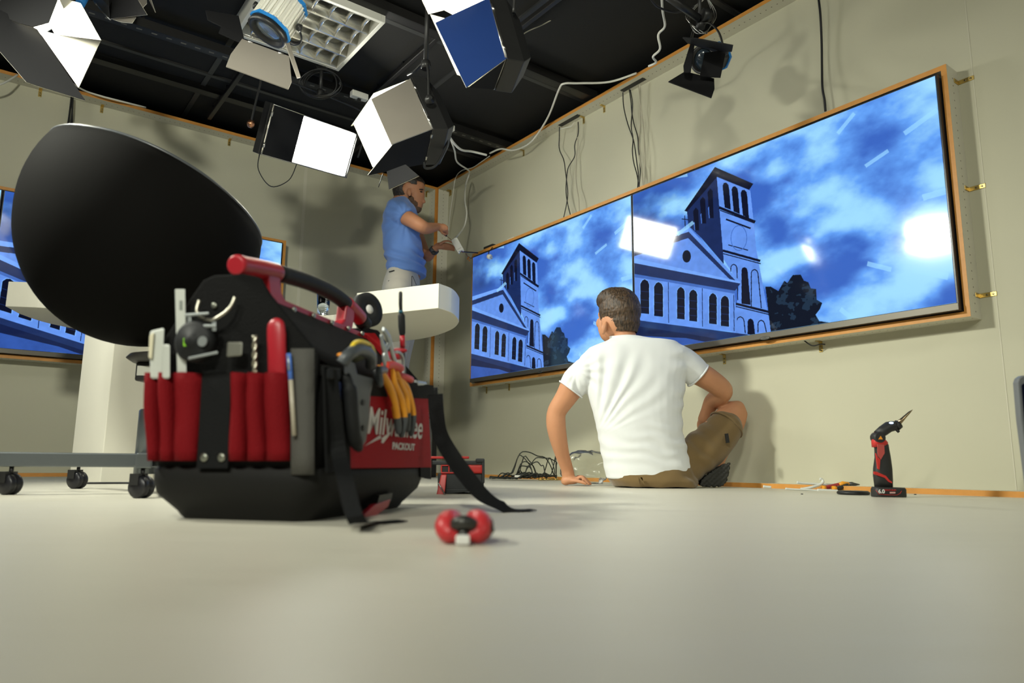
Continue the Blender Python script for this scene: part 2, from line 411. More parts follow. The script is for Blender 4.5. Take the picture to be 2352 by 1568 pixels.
    # pale hour strokes lying over the picture
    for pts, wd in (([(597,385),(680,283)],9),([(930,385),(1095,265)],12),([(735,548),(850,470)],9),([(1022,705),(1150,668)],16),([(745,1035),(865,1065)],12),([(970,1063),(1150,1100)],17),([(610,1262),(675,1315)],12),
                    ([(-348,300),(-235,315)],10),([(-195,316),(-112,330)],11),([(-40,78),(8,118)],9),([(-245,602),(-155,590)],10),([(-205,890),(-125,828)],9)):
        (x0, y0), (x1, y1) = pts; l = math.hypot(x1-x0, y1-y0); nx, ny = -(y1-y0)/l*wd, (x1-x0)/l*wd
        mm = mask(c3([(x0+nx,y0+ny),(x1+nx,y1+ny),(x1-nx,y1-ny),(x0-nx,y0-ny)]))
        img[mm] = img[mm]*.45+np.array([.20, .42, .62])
    im = bpy.data.images.new('church_picture', W, H, float_buffer=True)
    im.colorspace_settings.name = 'Linear Rec.709'
    px = np.ones((H, W, 4), np.float32); px[..., :3] = img[::-1]; im.pixels.foreach_set(px.ravel()); im.update(); im.pack()
    return im
SW, SH, S0, GAP, ZB = 1.65, .928, .6151, .0178, .7178
S2 = S0+SW+GAP
PIC = screen_image()
def screen_mat():
    mt = bpy.data.materials.new('lit_screen'); mt.use_nodes = True; nt = mt.node_tree; b = nt.nodes['Principled BSDF']; L = nt.links.new
    uv = nd(nt, 'ShaderNodeUVMap'); im = nd(nt, 'ShaderNodeTexImage'); im.image = PIC; im.interpolation = 'Cubic'
    L(uv.outputs[0], im.inputs[0]); b.inputs['Base Color'].default_value = (.004, .004, .006, 1); b.inputs['Roughness'].default_value = .07
    L(im.outputs[0], b.inputs['Emission Color']); b.inputs['Emission Strength'].default_value = 1.0
    b.inputs['Specular IOR Level'].default_value = .5
    return mt
m_screen = screen_mat()
m_bezel = M('dark_bezel', (.02, .02, .022), .3); m_alu = M('brushed_bezel', (.12, .11, .09), .4, .6)
m_logo = M('grey_logo', (.10, .10, .09), .4, .6)
def television(W, s, zb, label):
    n = nB if W is WB else nA; d = dB if W is WB else dA
    sg = 1 if W is WB else -1            # picture reads left to right as seen from the room
    P = W(s+SW/2, 0, zb-.02)
    root = thing('television', label, 'television', mat=frame(P, d*sg, -n), group=None)
    # local: x to the right as seen, y into the wall, z up
    hw = SW/2; y1 = -.028; b = .007
    MB().box(-hw-b, hw+b, y1, .06, .02-b-.022, .02+SH+b).build('housing', m_bezel, root, bevel=.002)
    sc = MB().add([(-hw, y1-.0022, .02), (hw, y1-.0022, .02), (hw, y1-.0022, .02+SH), (-hw, y1-.0022, .02+SH), (-hw, y1-.0002, .02), (hw, y1-.0002, .02), (hw, y1-.0002, .02+SH), (-hw, y1-.0002, .02+SH)],
                  [(0,1,2,3),(4,7,6,5),(0,4,5,1),(1,5,6,2),(2,6,7,3),(3,7,4,0)]).build('screen', m_screen, root)
    uv = sc.data.uv_layers.new(name='UVMap')
    for p in sc.data.polygons:
        for li in p.loop_indices:
            q = sc.data.vertices[sc.data.loops[li].vertex_index].co; uv.data[li].uv = ((q.x+hw)/SW, (q.z-.02)/SH)
    e = MB(); e.box(-hw-b, hw+b, y1-.006, y1, .02-b-.022, .018)
    e.build('lower_bezel', m_alu, root, bevel=.001)
    lg = MB().lathe([(.016, 0), (.016, .002), (.013, .003)], 20, (0, y1-.003, -.006), (0, -1, 0), sx=(1, .45) if False else (1, 1))
    for v in lg.v: v.z = -.0075+(v.z+.006)*.55
    lg.v = [V((p.x*1.7, p.y-.004, p.z)) for p in lg.v]
    lg.build('logo_badge', m_logo, root)
    text_mesh('logo_lettering', 'LG', .016, m_alu, root, Matrix.Translation((-.010, y1-.0112, -.0128)) @ Matrix.Rotation(PI/2, 4, 'X'))
    return root
television(WB, S0, ZB, 'lit screen on the right wall nearest the corner, church below cloudy blue sky')
television(WB, S2, ZB, 'large lit screen at the far right end, church tower and dark tree')
sAa, zA = 1.302, .7284
television(WA, sAa, zA, 'blue lit screen on the left wall, mostly hidden by the black tub chair')
television(WA, sAa+SW+GAP, zA, 'sliver of lit screen at the left edge of the picture')
# timber surrounds that hold the screens
def surround(W, s0, s1, z0, z1, label, brs, bbs):
    n = nB if W is WB else nA; d = dB if W is WB else dA
    root = thing('screen_surround', label, 'frame', mat=frame(W((s0+s1)/2, -.1, z0), d if W is WB else -d, -n))
    t = .021
    for nm, a, b, d0, d1, ax in (('top_board', s0, s1, z1-t, z1, 's'), ('bottom_board', s0, s1, z0, z0+t, 's'), ('side_board', z0+t, z1-t, s0, s0+t, 'z'), ('side_board', z0+t, z1-t, s1-t, s1, 'z')):
        o = edging(nm, W, a, b, d0, d1, ax, None, False)
        iv = root.matrix_basis.inverted(); o.data.transform(iv); o.parent = root
    MB().box(s0+t, s1-t, -.0995, -.096, z0+t, z1-t, fr=W).build('back_panel', m_black, root, world=True)
    for x, y in brs:
        P = W(s1, -.1, 0); q = onB(x, y, -.1) if W is WB else onA(x, y, -.1); P.z = q.z; bracket(root, P, d, n, .018, .06, .04)
    for x, y in bbs:
        q = onB(x, y, -.1) if W is WB else onA(x, y, -.1); q.z = z0; bracket(root, q, (0, 0, -1), n, .018, .05)
    return root
sb = surround(WB, .558, 3.966, .664, 1.694, 'orange edged white timber frame around both screens on the right wall', ((2204, 190), (2236, 433), (2262, 678)), ((1664, 817), (1885, 787), (1118, 889), (1170, 883)))
P1 = onB(1845, 785, -.03); P2_ = onB(1885, 790, -.06)
MB().tube(catmull([P1+V((0,0,.01)), (P1+P2_)/2+V((0,0,-.012)), P2_, P2_+dB*.02+V((0,0,-.004))]), .003, 6).build('loose_wire', m_black, sb, world=True)
surround(WA, 1.262, 4.67, .675, 1.690, 'orange edged timber frame around the screens on the left wall', (), ())
# ================================================================== ceiling rails and fittings
m_rail = M('rail_black', (.022, .021, .02), .4, .3)
m_slot = M('slot_glint', (.16, .15, .12), .6)
def rail(name, off, s0, s1, z, label, perf=True):
    root = thing(name, label, 'rail', mat=frame(WA((s0+s1)/2, off, 2.5), dA, nA))
    mb = MB(); mb.box(s0, s1, off-.03, off+.03, z, z+.006, fr=WA); mb.box(s0, s1, off-.034, off-.028, z, z+.05, fr=WA); mb.box(s0, s1, off+.028, off+.034, z, z+.05, fr=WA)
    if perf:
        for k in np.arange(s0+.1, s1-.1, .075): mb.box(k, k+.028, off-.006, off+.006, z-.0006, z+.0005, mi=1, fr=WA)
    mb.build('channel', [m_rail, m_slot], root, world=True)
    for k in np.arange(s0+.3, s1, 1.1): MB().box(k-.006, k+.006, off-.006, off+.006, z+.006, 2.5, fr=WA).build('hanger_rod', m_rail, root, world=True)
    return root
rail('ceiling_rail', .97, -.05, 6, 2.41, 'black slotted ceiling rail above the small white barn door lamp, parallel to the left wall')
rail('ceiling_rail', .36, .3, 6, 2.46, 'thin dark ceiling rail nearest the left wall', False)
rail('ceiling_rail', 1.88, -.05, 6, 2.43, 'dark ceiling rail passing the corner of the square light fixture', False)
def crossbar(s, o0, o1, z, label):
    root = thing('ceiling_crossbar', label, 'rail', mat=frame(WA(s, (o0+o1)/2, z), nA, -dA))
    MB().box(s-.014, s+.014, o0, o1, z, z+.03, fr=WA).build('tube_bar', m_rail, root, world=True, bevel=.004)
    for q in (.1, .5, .9): o_ = o0+(o1-o0)*q; MB().box(s-.005, s+.005, o_-.005, o_+.005, z+.03, 2.5, fr=WA).build('hanger_rod', m_rail, root, world=True)
crossbar(1.10, 1.0, 1.85, 2.445, 'short dark crossbar beside the right corner of the square ceiling light')
crossbar(1.87, .05, .9, 2.43, 'dark crossbar running to the top of the left wall')
crossbar(.80, 1.95, 4.2, 2.43, 'dark crossbar behind the lamp with the blue-lit barn door')

# square louvre light
m_fix = M('enamel_white', (.70, .69, .62), .35)
m_mirror = M('mirror_reflector', (.86, .85, .79), .22, .85, var=.03)
root = thing('louvre_ceiling_light', 'square white framed ceiling light with mirrored louvre grid, switched off', 'ceiling light', mat=frame(WB(1.56, 1.74, 2.50), dB, nB))
s0, s1, o0, o1, z0 = 1.26, 1.865, 1.44, 2.045, 2.39
mb = MB(); t = .022
mb.box(s0, s1, o0, o0+t, z0, 2.50, fr=WB); mb.box(s0, s1, o1-t, o1, z0, 2.50, fr=WB); mb.box(s0, s0+t, o0+t, o1-t, z0, 2.50, fr=WB); mb.box(s1-t, s1, o0+t, o1-t, z0, 2.50, fr=WB)
mb.box(s0+t, s1-t, o0+t, o1-t, 2.49, 2.499, fr=WB)
mb.build('frame', m_fix, root, world=True, bevel=.002)
mb = MB(); cw = (s1-s0-2*t)/4
for k in range(5):     # long V shaped reflectors
    s = s0+t+k*cw
    prof = [(-.030, z0+.075), (-.018, z0+.045), (-.006, z0+.012), (0, z0+.004), (.006, z0+.012), (.018, z0+.045), (.030, z0+.075)]
    prof = [(max(min(a, s1-t-s), s0+t-s), z) for a, z in prof]
    mb.loft([[WB(s+a, o, z) for a, z in prof] for o in (o0+t, o1-t)], cap=True, smooth=True)
lv = mb.build('long_reflector', m_mirror, root, world=True)
mb = MB()
for k in range(5):
    for j in range(6):
        if k == 4: continue
        a = s0+t+k*cw; o = o0+t+.04+j*.0925
        rings = []
        for q in np.linspace(0, 1, 7):
            s = a+cw*q; e = abs(q-.5)*2; zt = z0+.006+.02*(1-e*e); h_ = .05
            rings.append([WB(s, o-.001, zt), WB(s, o+.001, zt), WB(s, o+.014, zt+h_), WB(s, o-.014, zt+h_)])
        mb.loft(rings, cap=False)
mb.build('cross_louvre', m_mirror, root, world=True)
mb = MB()
for k in range(4):
    s = s0+t+(k+.5)*cw; mb.tube([WB(s, o0+.03, z0+.075), WB(s, o1-.03, z0+.075)], .012, 12)
mb.build('tube_lamp', M('unlit_tube', (.75, .75, .7), .3), root, world=True)

# ------------------------------------------------------------------ studio lamps
m_housing = M('lamp_black', (.016, .016, .016), .45, bump=.05)
m_flap_grey = M('flap_grey', (.22, .20, .17), .5)
m_flap_dark = M('flap_dark', (.012, .012, .013), .7, spec=.15)
m_flap_bluelit = M('flap_bluelit', (.010, .036, .16), .5)  # blue light of the screens put into the flap's colour
m_flap_in = M('flap_inside', (.74, .71, .60), .5)
m_steel = M('steel', (.45, .44, .42), .3, 1.)
m_rod = M('yoke_black', (.03, .03, .03), .4, .4)
def lit(name, st, col=(.98, .975, .86)):
    mt = M(name, (.9, .9, .85), .5, emit=col, es=st); return mt
def flap(root, Q, mo, mi_, inside, hinge=None, t=.002):
    P = [V(p) for p in Q]; n = (P[1]-P[0]).cross(P[2]-P[0]).normalized()
    if n.dot(V(inside)-P[0]) < 0: P = P[::-1]; n = -n
    mb = MB(); mb.prism([p-n*t for p in P], n*t, 0); mb.prism([p+n*.0002 for p in P], n*t, 1)
    o = mb.build('barn_door', [mo, mi_], root, world=True)
    return o
def pq(px, Ys, i3=(0, 1, 3)):
    """plane through three of the corners at the given depths, all corners on it"""
    A, B, C_ = [at(*px[i], y) for i, y in zip(i3, Ys)]; n = (B-A).cross(C_-A).normalized()
    return [plane(x, y, A, n) for x, y in px]
def hinges(root, A, B, r=.0035):
    A, B = V(A), V(B); mb = MB(); mb.tube([A, B], r*.7, 6)
    for q in (.18, .82): mb.tube([A.lerp(B, q-.05), A.lerp(B, q+.05)], r*2, 8)
    mb.build('hinge', m_steel, root, world=True)
def soft_lamp(label, E, back, depth, strength, flaps, yoke=None, knob=None, extra=None):
    """E = emitter corners, back = direction from the emitter to the rear of the housing"""
    E = [V(p) for p in E]; c = sum(E, V())/4; back = V(back).normalized()
    n = (E[1]-E[0]).cross(E[2]-E[0]).normalized()
    if n.dot(back) > 0: n = -n
    root = thing('studio_soft_lamp', label, 'studio lamp', mat=frame(c-n*depth*.5, E[1]-E[0], n.cross(E[1]-E[0])))
    b1 = [p-n*depth*.55 for p in E]; cb_ = c-n*depth; b2 = [cb_+(p-c)*.62 for p in E]
    mb = MB(); F = [c+(p-c)*1.04 for p in E]
    mb.loft([F, [c+(p-c)*1.04-n*depth*.55 for p in E], b2], True, False)
    mb.build('housing', m_housing, root, world=True, bevel=.003)
    mb = MB(); G = [c+(p-c)*.955+n*.0015 for p in E]; mb.prism(G, n*.003)
    mb.build('light_panel', lit('panel_light_%g' % strength, strength), root, world=True)
    mb = MB()
    for i in range(4):
        a, b = E[i], E[(i+1) % 4]; mb.tube([a+n*.004, b+n*.004], .004, 6)
    mb.build('front_rim', m_steel, root, world=True)
    inside = c+n*.12
    for Q, mo, hg, sd in flaps:
        q_ = (V(Q[0])+V(Q[1])+V(Q[2]))/3
        flap(root, Q, mo, m_flap_in, CO if sd == 'C' else (q_*2-CO if sd == 'A' else inside))
        if hg: hinges(root, Q[0], Q[1])
    if yoke:
        MB().tube(catmull(yoke, 6), .006, 8).build('yoke', m_rod, root, world=True)
    if knob is not None:
        k = V(knob[0]); d = V(knob[1]).normalized(); MB().lathe([(.006, -.02), (.022, -.006), (.022, .008), (.008, .012), (.008, .022)], 14, k, d).build('tilt_knob', m_rod if len(knob) < 3 else knob[2], root, world=True)
    if extra: extra(root)
    return root, c, n
def hang(root, P, top=2.44, r=.011):
    P = V(P); mb = MB(); mb.tube([P, V((P.x, P.y, top))], r, 10)
    mb.lathe([(.02, -.02), (.024, 0), (.02, .02)], 10, P)
    mb.build('hanging_stem', m_rod, root, world=True)
    MB().box(P.x-.03, P.x+.03, P.y-.02, P.y+.02, top-.03, top+.02).build('rail_clamp', m_rod, root, world=True, bevel=.004)

# lamp in front of the left wall
E1 = [V((-1.324, 3.682, 2.031)), V((-.978, 4.224, 2.119)), V((-1.062, 4.318, 1.875)), V((-1.408, 3.776, 1.787))]
n1 = V((.789, -.433, -.437)); u1 = (E1[0]-E1[3]); r1 = (E1[1]-E1[0])
g = lambda a, b, c=0: E1[3]+r1*a+u1*b+n1*c
y1 = g(-.13, .5, -.03); yo = g(.5, 1.55, -.04); tp = [y1, g(-.13, 1.25, -.03), g(-.09, 1.50, -.035), yo, g(1.09, 1.50, -.035), g(1.13, 1.25, -.03), g(1.13, .5, -.03)]
rt, c_1, n_1 = soft_lamp('rectangular studio lamp left of the two central ones, left third covered by a dark flap', E1, -n1, .10, 42,
    [([g(0, 1.0, .012), g(0, .0, .012), g(.31, .0, .022), g(.31, 1.0, .022)], m_flap_dark, True, 'A')],
    tp, (y1, r1, M('copper_knob', (.45, .22, .12), .35, 1.)))
hang(rt, yo, 2.42)
cc = MB(); P = yo+V((0, 0, .08)); coil = []
for k in range(90):
    a = k*.42; coil.append(P+V((math.cos(a)*(.11+.015*math.sin(k*.7)), .02*math.sin(k*.31), math.sin(a)*.085-.02)))
MB().tube(catmull(coil, 2), .0035, 6).build('coiled_lead', m_rod, rt, world=True)
lp = [g(.05, -.02, -.05), g(.08, -.35, -.05), g(.25, -.62, -.05), g(.42, -.40, -.05), g(.46, -.02, -.05)]
MB().tube(catmull(lp, 6), .003, 6).build('hanging_loop', m_rod, rt, world=True)

# lamp to its right
Y2 = 3.1
def emitter(A, B, n0, w_):
    """rectangle with the edge A-B, looking along n0 as nearly as it can"""
    ab = (B-A).normalized(); n = V(n0); n = (n-ab*n.dot(ab)).normalized(); e = n.cross(ab)
    if e.y < 0: e = -e
    return [A, B, B+e*w_, A+e*w_], n
A2, B2 = at(945, 180, 3.10), at(994, 296, 2.98)
E2, n2v = emitter(A2, B2, (-.65, -.5, -.6), .20); D2, C2 = E2[2], E2[3]; pC2, pD2 = pj(C2), pj(D2)
rt, c_2, n_2 = soft_lamp('studio lamp over the standing man with a square grey flap folded toward us', E2, -n2v, .13, 48,
    [(pq([(945, 180), (994, 296), (899, 332), (853, 228)], (3.10, 2.98, 2.96)), m_flap_grey, True, 'A'),
     (pq([pC2, (945, 180), (858, 214), (806, 289)], (C2.y, 3.10, 3.16)), m_flap_dark, False, 'C'),
     (pq([pD2, pC2, (811, 283), (856, 384), (905, 378)], (D2.y, C2.y, 3.16), (0, 1, 2)), m_flap_dark, False, 'C'),
     (pq([(994, 297), pD2, (845, 402), (909, 323)], (2.98, D2.y, 2.98), (0, 1, 2)), m_flap_dark, True, 'A'),
     (pq([(889, 394), (932, 378), (962, 404), (894, 435)], (2.98, 2.9, 2.92)), m_flap_dark, False, 'A')],
    [at(985, 226, 3.02), at(980, 145, 3.06), at(950, 165, 3.12), at(937, 172, 3.2)], (at(987, 229, 3.0), V((.3, -1, 0))))
hang(rt, at(978, 150, 3.07), 2.44)
MB().tube(catmull([at(1022, 280, 3.1), at(1026, 330, 3.1), at(1002, 378, 3.08), at(978, 386, 3.07), at(974, 372, 3.06)], 6), .006, 8).build('loose_lead', m_rod, rt, world=True)
MB().tube([at(880, 398, 3.0), at(869, 430, 3.0)], .002, 6).build('latch_rod', m_rod, rt, world=True)

# lamp whose near flap is tinted by the screens' blue light
A3, B3 = at(1126, -6, 2.52), at(1164, 134, 2.40)
E3, n3v = emitter(A3, B3, (-.65, -.5, -.6), .14); D3, C3_ = E3[2], E3[3]; pC3, pD3 = pj(C3_), pj(D3)
rt, c_3, n_3 = soft_lamp('studio lamp at the top with a big dark flap facing us, tinted by blue screen light', E3, -n3v, .12, 48,
    [(pq([(1126, -6), (1164, 134), (1071, 201), (1000, 53)], (2.52, 2.40, 2.42)), m_flap_bluelit, True, 'A'),
     (pq([pC3, (1126, -6), (1078, -3), (984, 32), (966, -6)], (C3_.y, 2.52, 2.50)), m_flap_grey, False, 'C'),
     (pq([pD3, pC3, (988, 34), (1050, 172)], (D3.y, C3_.y, 2.50), (0, 1, 2)), m_flap_dark, False, 'C'),
     (pq([(1164, 134), pD3, (1076, 200)], (2.40, D3.y, 2.45), (0, 1, 2)), m_flap_dark, False, 'A')],
    [at(1180, 30, 2.5), at(1180, -60, 2.5), at(1130, -70, 2.55)], None)
hang(rt, at(1160, -75, 2.55), 2.44)

# lamp in the top left corner
n4v = V((.72, .22, -.66)).normalized(); e4 = n4v.cross(V((0, 0, 1))).normalized(); f4 = e4.cross(n4v); c4_ = at(78, 28, 2.85)
E4 = [c4_-e4*.15-f4*.12, c4_+e4*.15-f4*.12, c4_+e4*.15+f4*.12, c4_-e4*.15+f4*.12]
rt, c_4, n_4 = soft_lamp('studio lamp in the top left corner with bright open flaps', E4, -n4v, .13, 48,
    [(pq([(112, 52), (136, -6), (186, 8), (233, 93), (127, 79)], (2.97, 2.99, 2.80)), m_flap_dark, True, 'C'),
     (pq([(88, 69), (128, 79), (231, 95), (181, 202)], (2.97, 2.95, 2.86)), m_flap_dark, False, 'C'),
     (pq([(86, 68), (-6, 20), (-6, 112), (60, 188), (85, 197), (196, 231)], (2.70, 2.66, 2.68), (0, 1, 5)), m_flap_dark, False, 'A'),
     (pq([(133, -2), (112, 52), (76, 62), (45, 54), (-6, 34), (-6, -40)], (2.68, 2.66, 2.70), (0, 1, 5)), m_flap_dark, False, 'A')],
    [at(60, 0, 3.1), at(60, -60, 3.1)], None)
hang(rt, at(60, -50, 3.1), 2.46)
# lamp with dark flaps left of the white spot lamp
A5, B5, D5, C5 = at(215, 0, 3.2), at(253, 43, 3.16), at(300, -30, 3.35), at(262, -60, 3.38)
rt, c_5, n_5 = soft_lamp('unlit studio lamp cut by the top edge, dark flap with pale inner flaps', [A5, B5, D5, C5], (at(230, -80, 3.3)-at(260, 0, 3.2)), .12, 0,
    [([A5, B5, at(338, 34, 3.02), at(312, -8, 3.05)], m_flap_dark, True, 'A'),
     ([at(258, 44, 3.17), at(312, 40, 3.10), at(303, 53, 3.08), at(276, 50, 3.12)], m_flap_grey, False, ''),
     ([at(316, -6, 3.2), at(336, -8, 3.2), at(337, 8, 3.18), at(327, 18, 3.17)], m_flap_grey, False, ''),
     ([at(337, -12, 3.2), at(346, -4, 3.18), at(357, 29, 3.15)], m_flap_grey, False, '')],
    [at(240, -20, 3.3), at(240, -90, 3.3)], None)
hang(rt, at(240, -85, 3.3), 2.46)
MB().tube([at(196, -12, 3.2), at(184, 9, 3.18)], .022, 12).build('blue_end_cap', M('lamp_blue', (.02, .20, .55), .4), rt, world=True)

# unseen key lamp housing; top flap added to cut light off the upper wall
LP = V((-2.65, 1.6, 2.25)); ld = (V((.9, 3.1, -.15))-LP).normalized(); lh = V((ld.x, ld.y, 0)).normalized(); lx = lh.cross(V((0, 0, 1))); lz = lx.cross(ld)
root = thing('studio_soft_lamp', 'unseen studio key lamp beyond the left edge of the picture, top flap added to cut its light', 'studio lamp', mat=frame(LP-ld*.06, lx, lz))
fr_l = lambda x, y, z: LP+lx*x+ld*y+lz*z
MB().hexa([fr_l(*p) for p in ((-.2, -.12, -.14), (.2, -.12, -.14), (.2, -.01, -.14), (-.2, -.01, -.14), (-.2, -.12, .14), (.2, -.12, .14), (.2, -.01, .14), (-.2, -.01, .14))]).build('housing', m_housing, root, world=True, bevel=.004)
tpl = LP+lz*.14; tpr = LP+lh*.42-V((0, 0, .015))
MB().plate([tpl-lx*.2, tpl+lx*.2, tpr+lx*.34, tpr-lx*.34], .003).build('barn_door', m_flap_dark, root, world=True)  # added flap, shaped to keep the key light low
hang(root, LP-ld*.05+V((0, 0, .12)), 2.46)

# ------------------------------------------------------------------ spot lamps with round lenses
m_lb = M('lamp_blue', (.02, .20, .55), .4)
m_lw = M('lamp_white', (.74, .73, .66), .4)
def spot(label, P, fwd, up, rad, ln, mbody, mtrim, doors, yokeP=None, fin=True, stem=None, ybow=1.0, lens=None):
    """P = centre of the front ring, fwd = where the lens looks"""
    f = V(fwd).normalized(); z = (V(up)-f*f.dot(V(up))).normalized(); x = f.cross(z)
    root = thing('spot_lamp', label, 'studio lamp', mat=frame(V(P)-f*ln/2, x, f.cross(x)*-1 if False else z))
    L_ = lambda a, b, c: V(P)+x*a+z*b+f*c
    # octagonal finned housing
    mb = MB(); n = 8
    def ring(r, c): return [L_(r*math.cos(PI/8+2*PI*j/n), r*math.sin(PI/8+2*PI*j/n), c) for j in range(n)]
    mb.loft([ring(rad*.98, -ln*.16), ring(rad*1.02, -ln*.22), ring(rad*1.02, -ln*.95), ring(rad*.8, -ln)], True, False)
    if fin:
        for j in range(8):
            a = 2*PI*j/8
            for q in (-.25, 0, .25):
                c = V((math.cos(a), math.sin(a))); t_ = V((-math.sin(a), math.cos(a))); b0 = c*rad*.93+t_*rad*q*1.2
                w_ = rad*.035
                P8 = []
                for cc in (-ln*.24, -ln*.92):
                    for (e, g_) in ((-w_, 0), (w_, 0), (w_, rad*.10), (-w_, rad*.10)):
                        d2 = b0+t_*e+c*g_; P8.append(L_(d2.x, d2.y, cc))
                mb.hexa(P8)
    mb.build('housing', mbody, root, world=True)
    mb = MB(); mb.loft([ring(rad*1.12, -ln*.14), ring(rad*1.12, -ln*.22)], True, False); mb.loft([ring(rad*1.12, -ln*.93), ring(rad*1.12, -ln*1.01)], True, False)
    mb.build('end_frame', mtrim, root, world=True)
    mb = MB(); o = L_(0, 0, 0)
    mb.lathe([(rad*.8, -ln*.14), (rad*1.02, -ln*.14), (rad*1.05, 0), (rad*.86, 0), (rad*.8, -ln*.10)], 28, o, f); mb.build('lens_ring', m_housing, root, world=True)
    MB().lathe([(rad*.8, -ln*.12), (rad*.79, -ln*.08), (rad*.5, -ln*.05), (rad*.1, -ln*.035)], 28, o, f).build('lens', lens or M('lens_glass', (.12, .14, .15), .05, coat=1.), root, world=True)
    for (a0, aw, out, tilt, wf, mo) in doors:
        # hinge direction angle a0 around the ring; out = length; tilt from the lens axis
        a = R(a0); c = x*math.cos(a)+z*math.sin(a); t_ = -x*math.sin(a)+z*math.cos(a)
        h0 = o+c*rad*1.08+f*.004; d = f*math.cos(R(tilt))+c*math.sin(R(tilt))
        w0 = rad*aw; w1 = rad*wf
        Q = [h0-t_*w0, h0+t_*w0, h0+t_*w1*1.0+d*out*.72, h0+t_*w1*.86+d*out, h0-t_*w1*.86+d*out, h0-t_*w1+d*out*.72]
        flap(root, Q, mo, mo, o+f*.3)
        hinges(root, Q[0], Q[1], .0025)
    yb = ybow
    yk = [L_(rad*1.2, 0, -ln*.5), L_(rad*1.22, rad*1.1*yb, -ln*.5), L_(rad*.7, rad*1.9*yb, -ln*.5), L_(0, rad*2.0*yb, -ln*.5), L_(-rad*.7, rad*1.9*yb, -ln*.5), L_(-rad*1.22, rad*1.1*yb, -ln*.5), L_(-rad*1.2, 0, -ln*.5)]
    MB().tube(catmull(yk, 5), .007, 8, flat=(1.6, .5)).build('yoke', m_rod, root, world=True)
    mb = MB()
    for sg in (1, -1): mb.lathe([(.016, -.006), (.018, .012), (.006, .014)], 12, L_(sg*rad*1.2, 0, -ln*.5), x*sg)
    mb.build('tilt_knob', m_rod, root, world=True)
    hang(root, L_(0, rad*2.05*yb, -ln*.5) if stem is None else stem, 2.44, .009)
    return root, L_
P6 = at(612, 76, 3.0)
spot('white and bright blue spot lamp beside the louvre ceiling light, doors opened wide', P6, V((-.42, -.12, -.9)), V((0, 1, .2)), .088, .20, m_lw, m_lb,
     [], ybow=.9)
spA = bpy.data.objects['spot_lamp']
for P_, Y3, mo in (([(556, 90), (664, 130), (670, 188), (662, 205), (519, 153), (530, 125)], (2.90, 2.93, 2.74), m_flap_grey), ([(548, 37), (560, 86), (510, 62), (477, 46), (472, 24)], (3.04, 2.98, 2.98), m_flap_dark), ([(560, 86), (556, 100), (502, 76), (508, 61)], (2.97, 2.95, 2.95), m_flap_dark)):
    flap(spA, pq(P_, Y3, (0, 1, len(P_)-1 if len(P_) < 6 else 4)), mo, mo, P6)
flap(spA, [at(655, 100, 2.95), at(664, 98, 3.02), at(690, 178, 2.92), at(683, 180, 2.85)], m_flap_grey, m_flap_grey, P6)
hinges(spA, at(556, 90, 2.90), at(664, 130, 2.93))
P7 = at(1613, 137, 3.08)
rt, L7 = spot('small black and blue spot lamp hanging in front of the right wall, doors half closed', P7, V((-.62, -.55, -.42)), V((0, 0, 1)), .062, .155, m_housing, m_lb, [], fin=False, ybow=1.25, lens=M('lens_dark', (.02, .03, .04), .12))
for P_, Y3 in (([(1573, 165), (1640, 181), (1641, 205), (1634, 225), (1535, 188)], (3.03, 2.98, 2.93)), ([(1618, 122), (1668, 115), (1655, 178), (1607, 176)], (2.98, 2.97, 2.93)), ([(1580, 99), (1640, 117), (1681, 118), (1684, 104), (1600, 88), (1568, 86)], (3.03, 3.02, 2.92)), ([(1587, 98), (1595, 101), (1586, 166), (1571, 166), (1570, 152)], (3.05, 3.02, 2.95))):
    flap(rt, pq(P_, Y3, (0, 1, len(P_)-1)), m_flap_dark, m_flap_dark, P7)
mb = MB(); Q = L7(0, .12, -.07)
for k in range(3):
    mb.tube(catmull([Q+V((.02, 0, .18)), Q+V((-.05-.01*k, .02, .10)), Q+V((-.03+.02*k, 0, .0)), Q+V((.03, 0, .02)), Q+V((.05+.01*k, 0, .10)), Q+V((.02, 0, .2))], 6), .0022, 6)
mb.build('safety_wire', m_steel, rt, world=True)
# socket strips on the rail
m_plastic = M('white_plastic', (.72, .71, .64), .35)
def socket(px, Yd, label, plug):
    P = at(*px, Yd); d = dA
    root = thing('socket_strip', label, 'socket', mat=frame(P, -dA, nA))
    MB().box(-.055, .055, -.022, .022, -.02, .02).build('casing', m_plastic, root, bevel=.006)
    mb = MB()
    for x in (-.028, .028): mb.lathe([(.017, 0), (.017, .003), (.013, .003), (.013, .001)], 16, (x, -.022, 0), (0, -1, 0))
    mb.build('socket_ring', m_plastic, root)
    if plug: MB().lathe([(.016, 0), (.016, .025), (.008, .035), (.005, .05)], 12, (.03, -.022, .0), (0.4, -1, .2)).build('plug', m_rod, root)
    MB().box(-.01, .01, -.008, .008, .02, 2.41-P.z).build('mounting_post', m_rod, root)
    return root
def rail_pt(x, y): return atz(x, y, 2.38)
p = atz(825, 220, 2.375); socket((825, 220), p.y, 'white socket strip on the ceiling rail between the two central lamps', False)
p = atz(1026, 292, 2.375); socket((1026, 292), p.y, 'white socket with a black plug above the standing man', True)

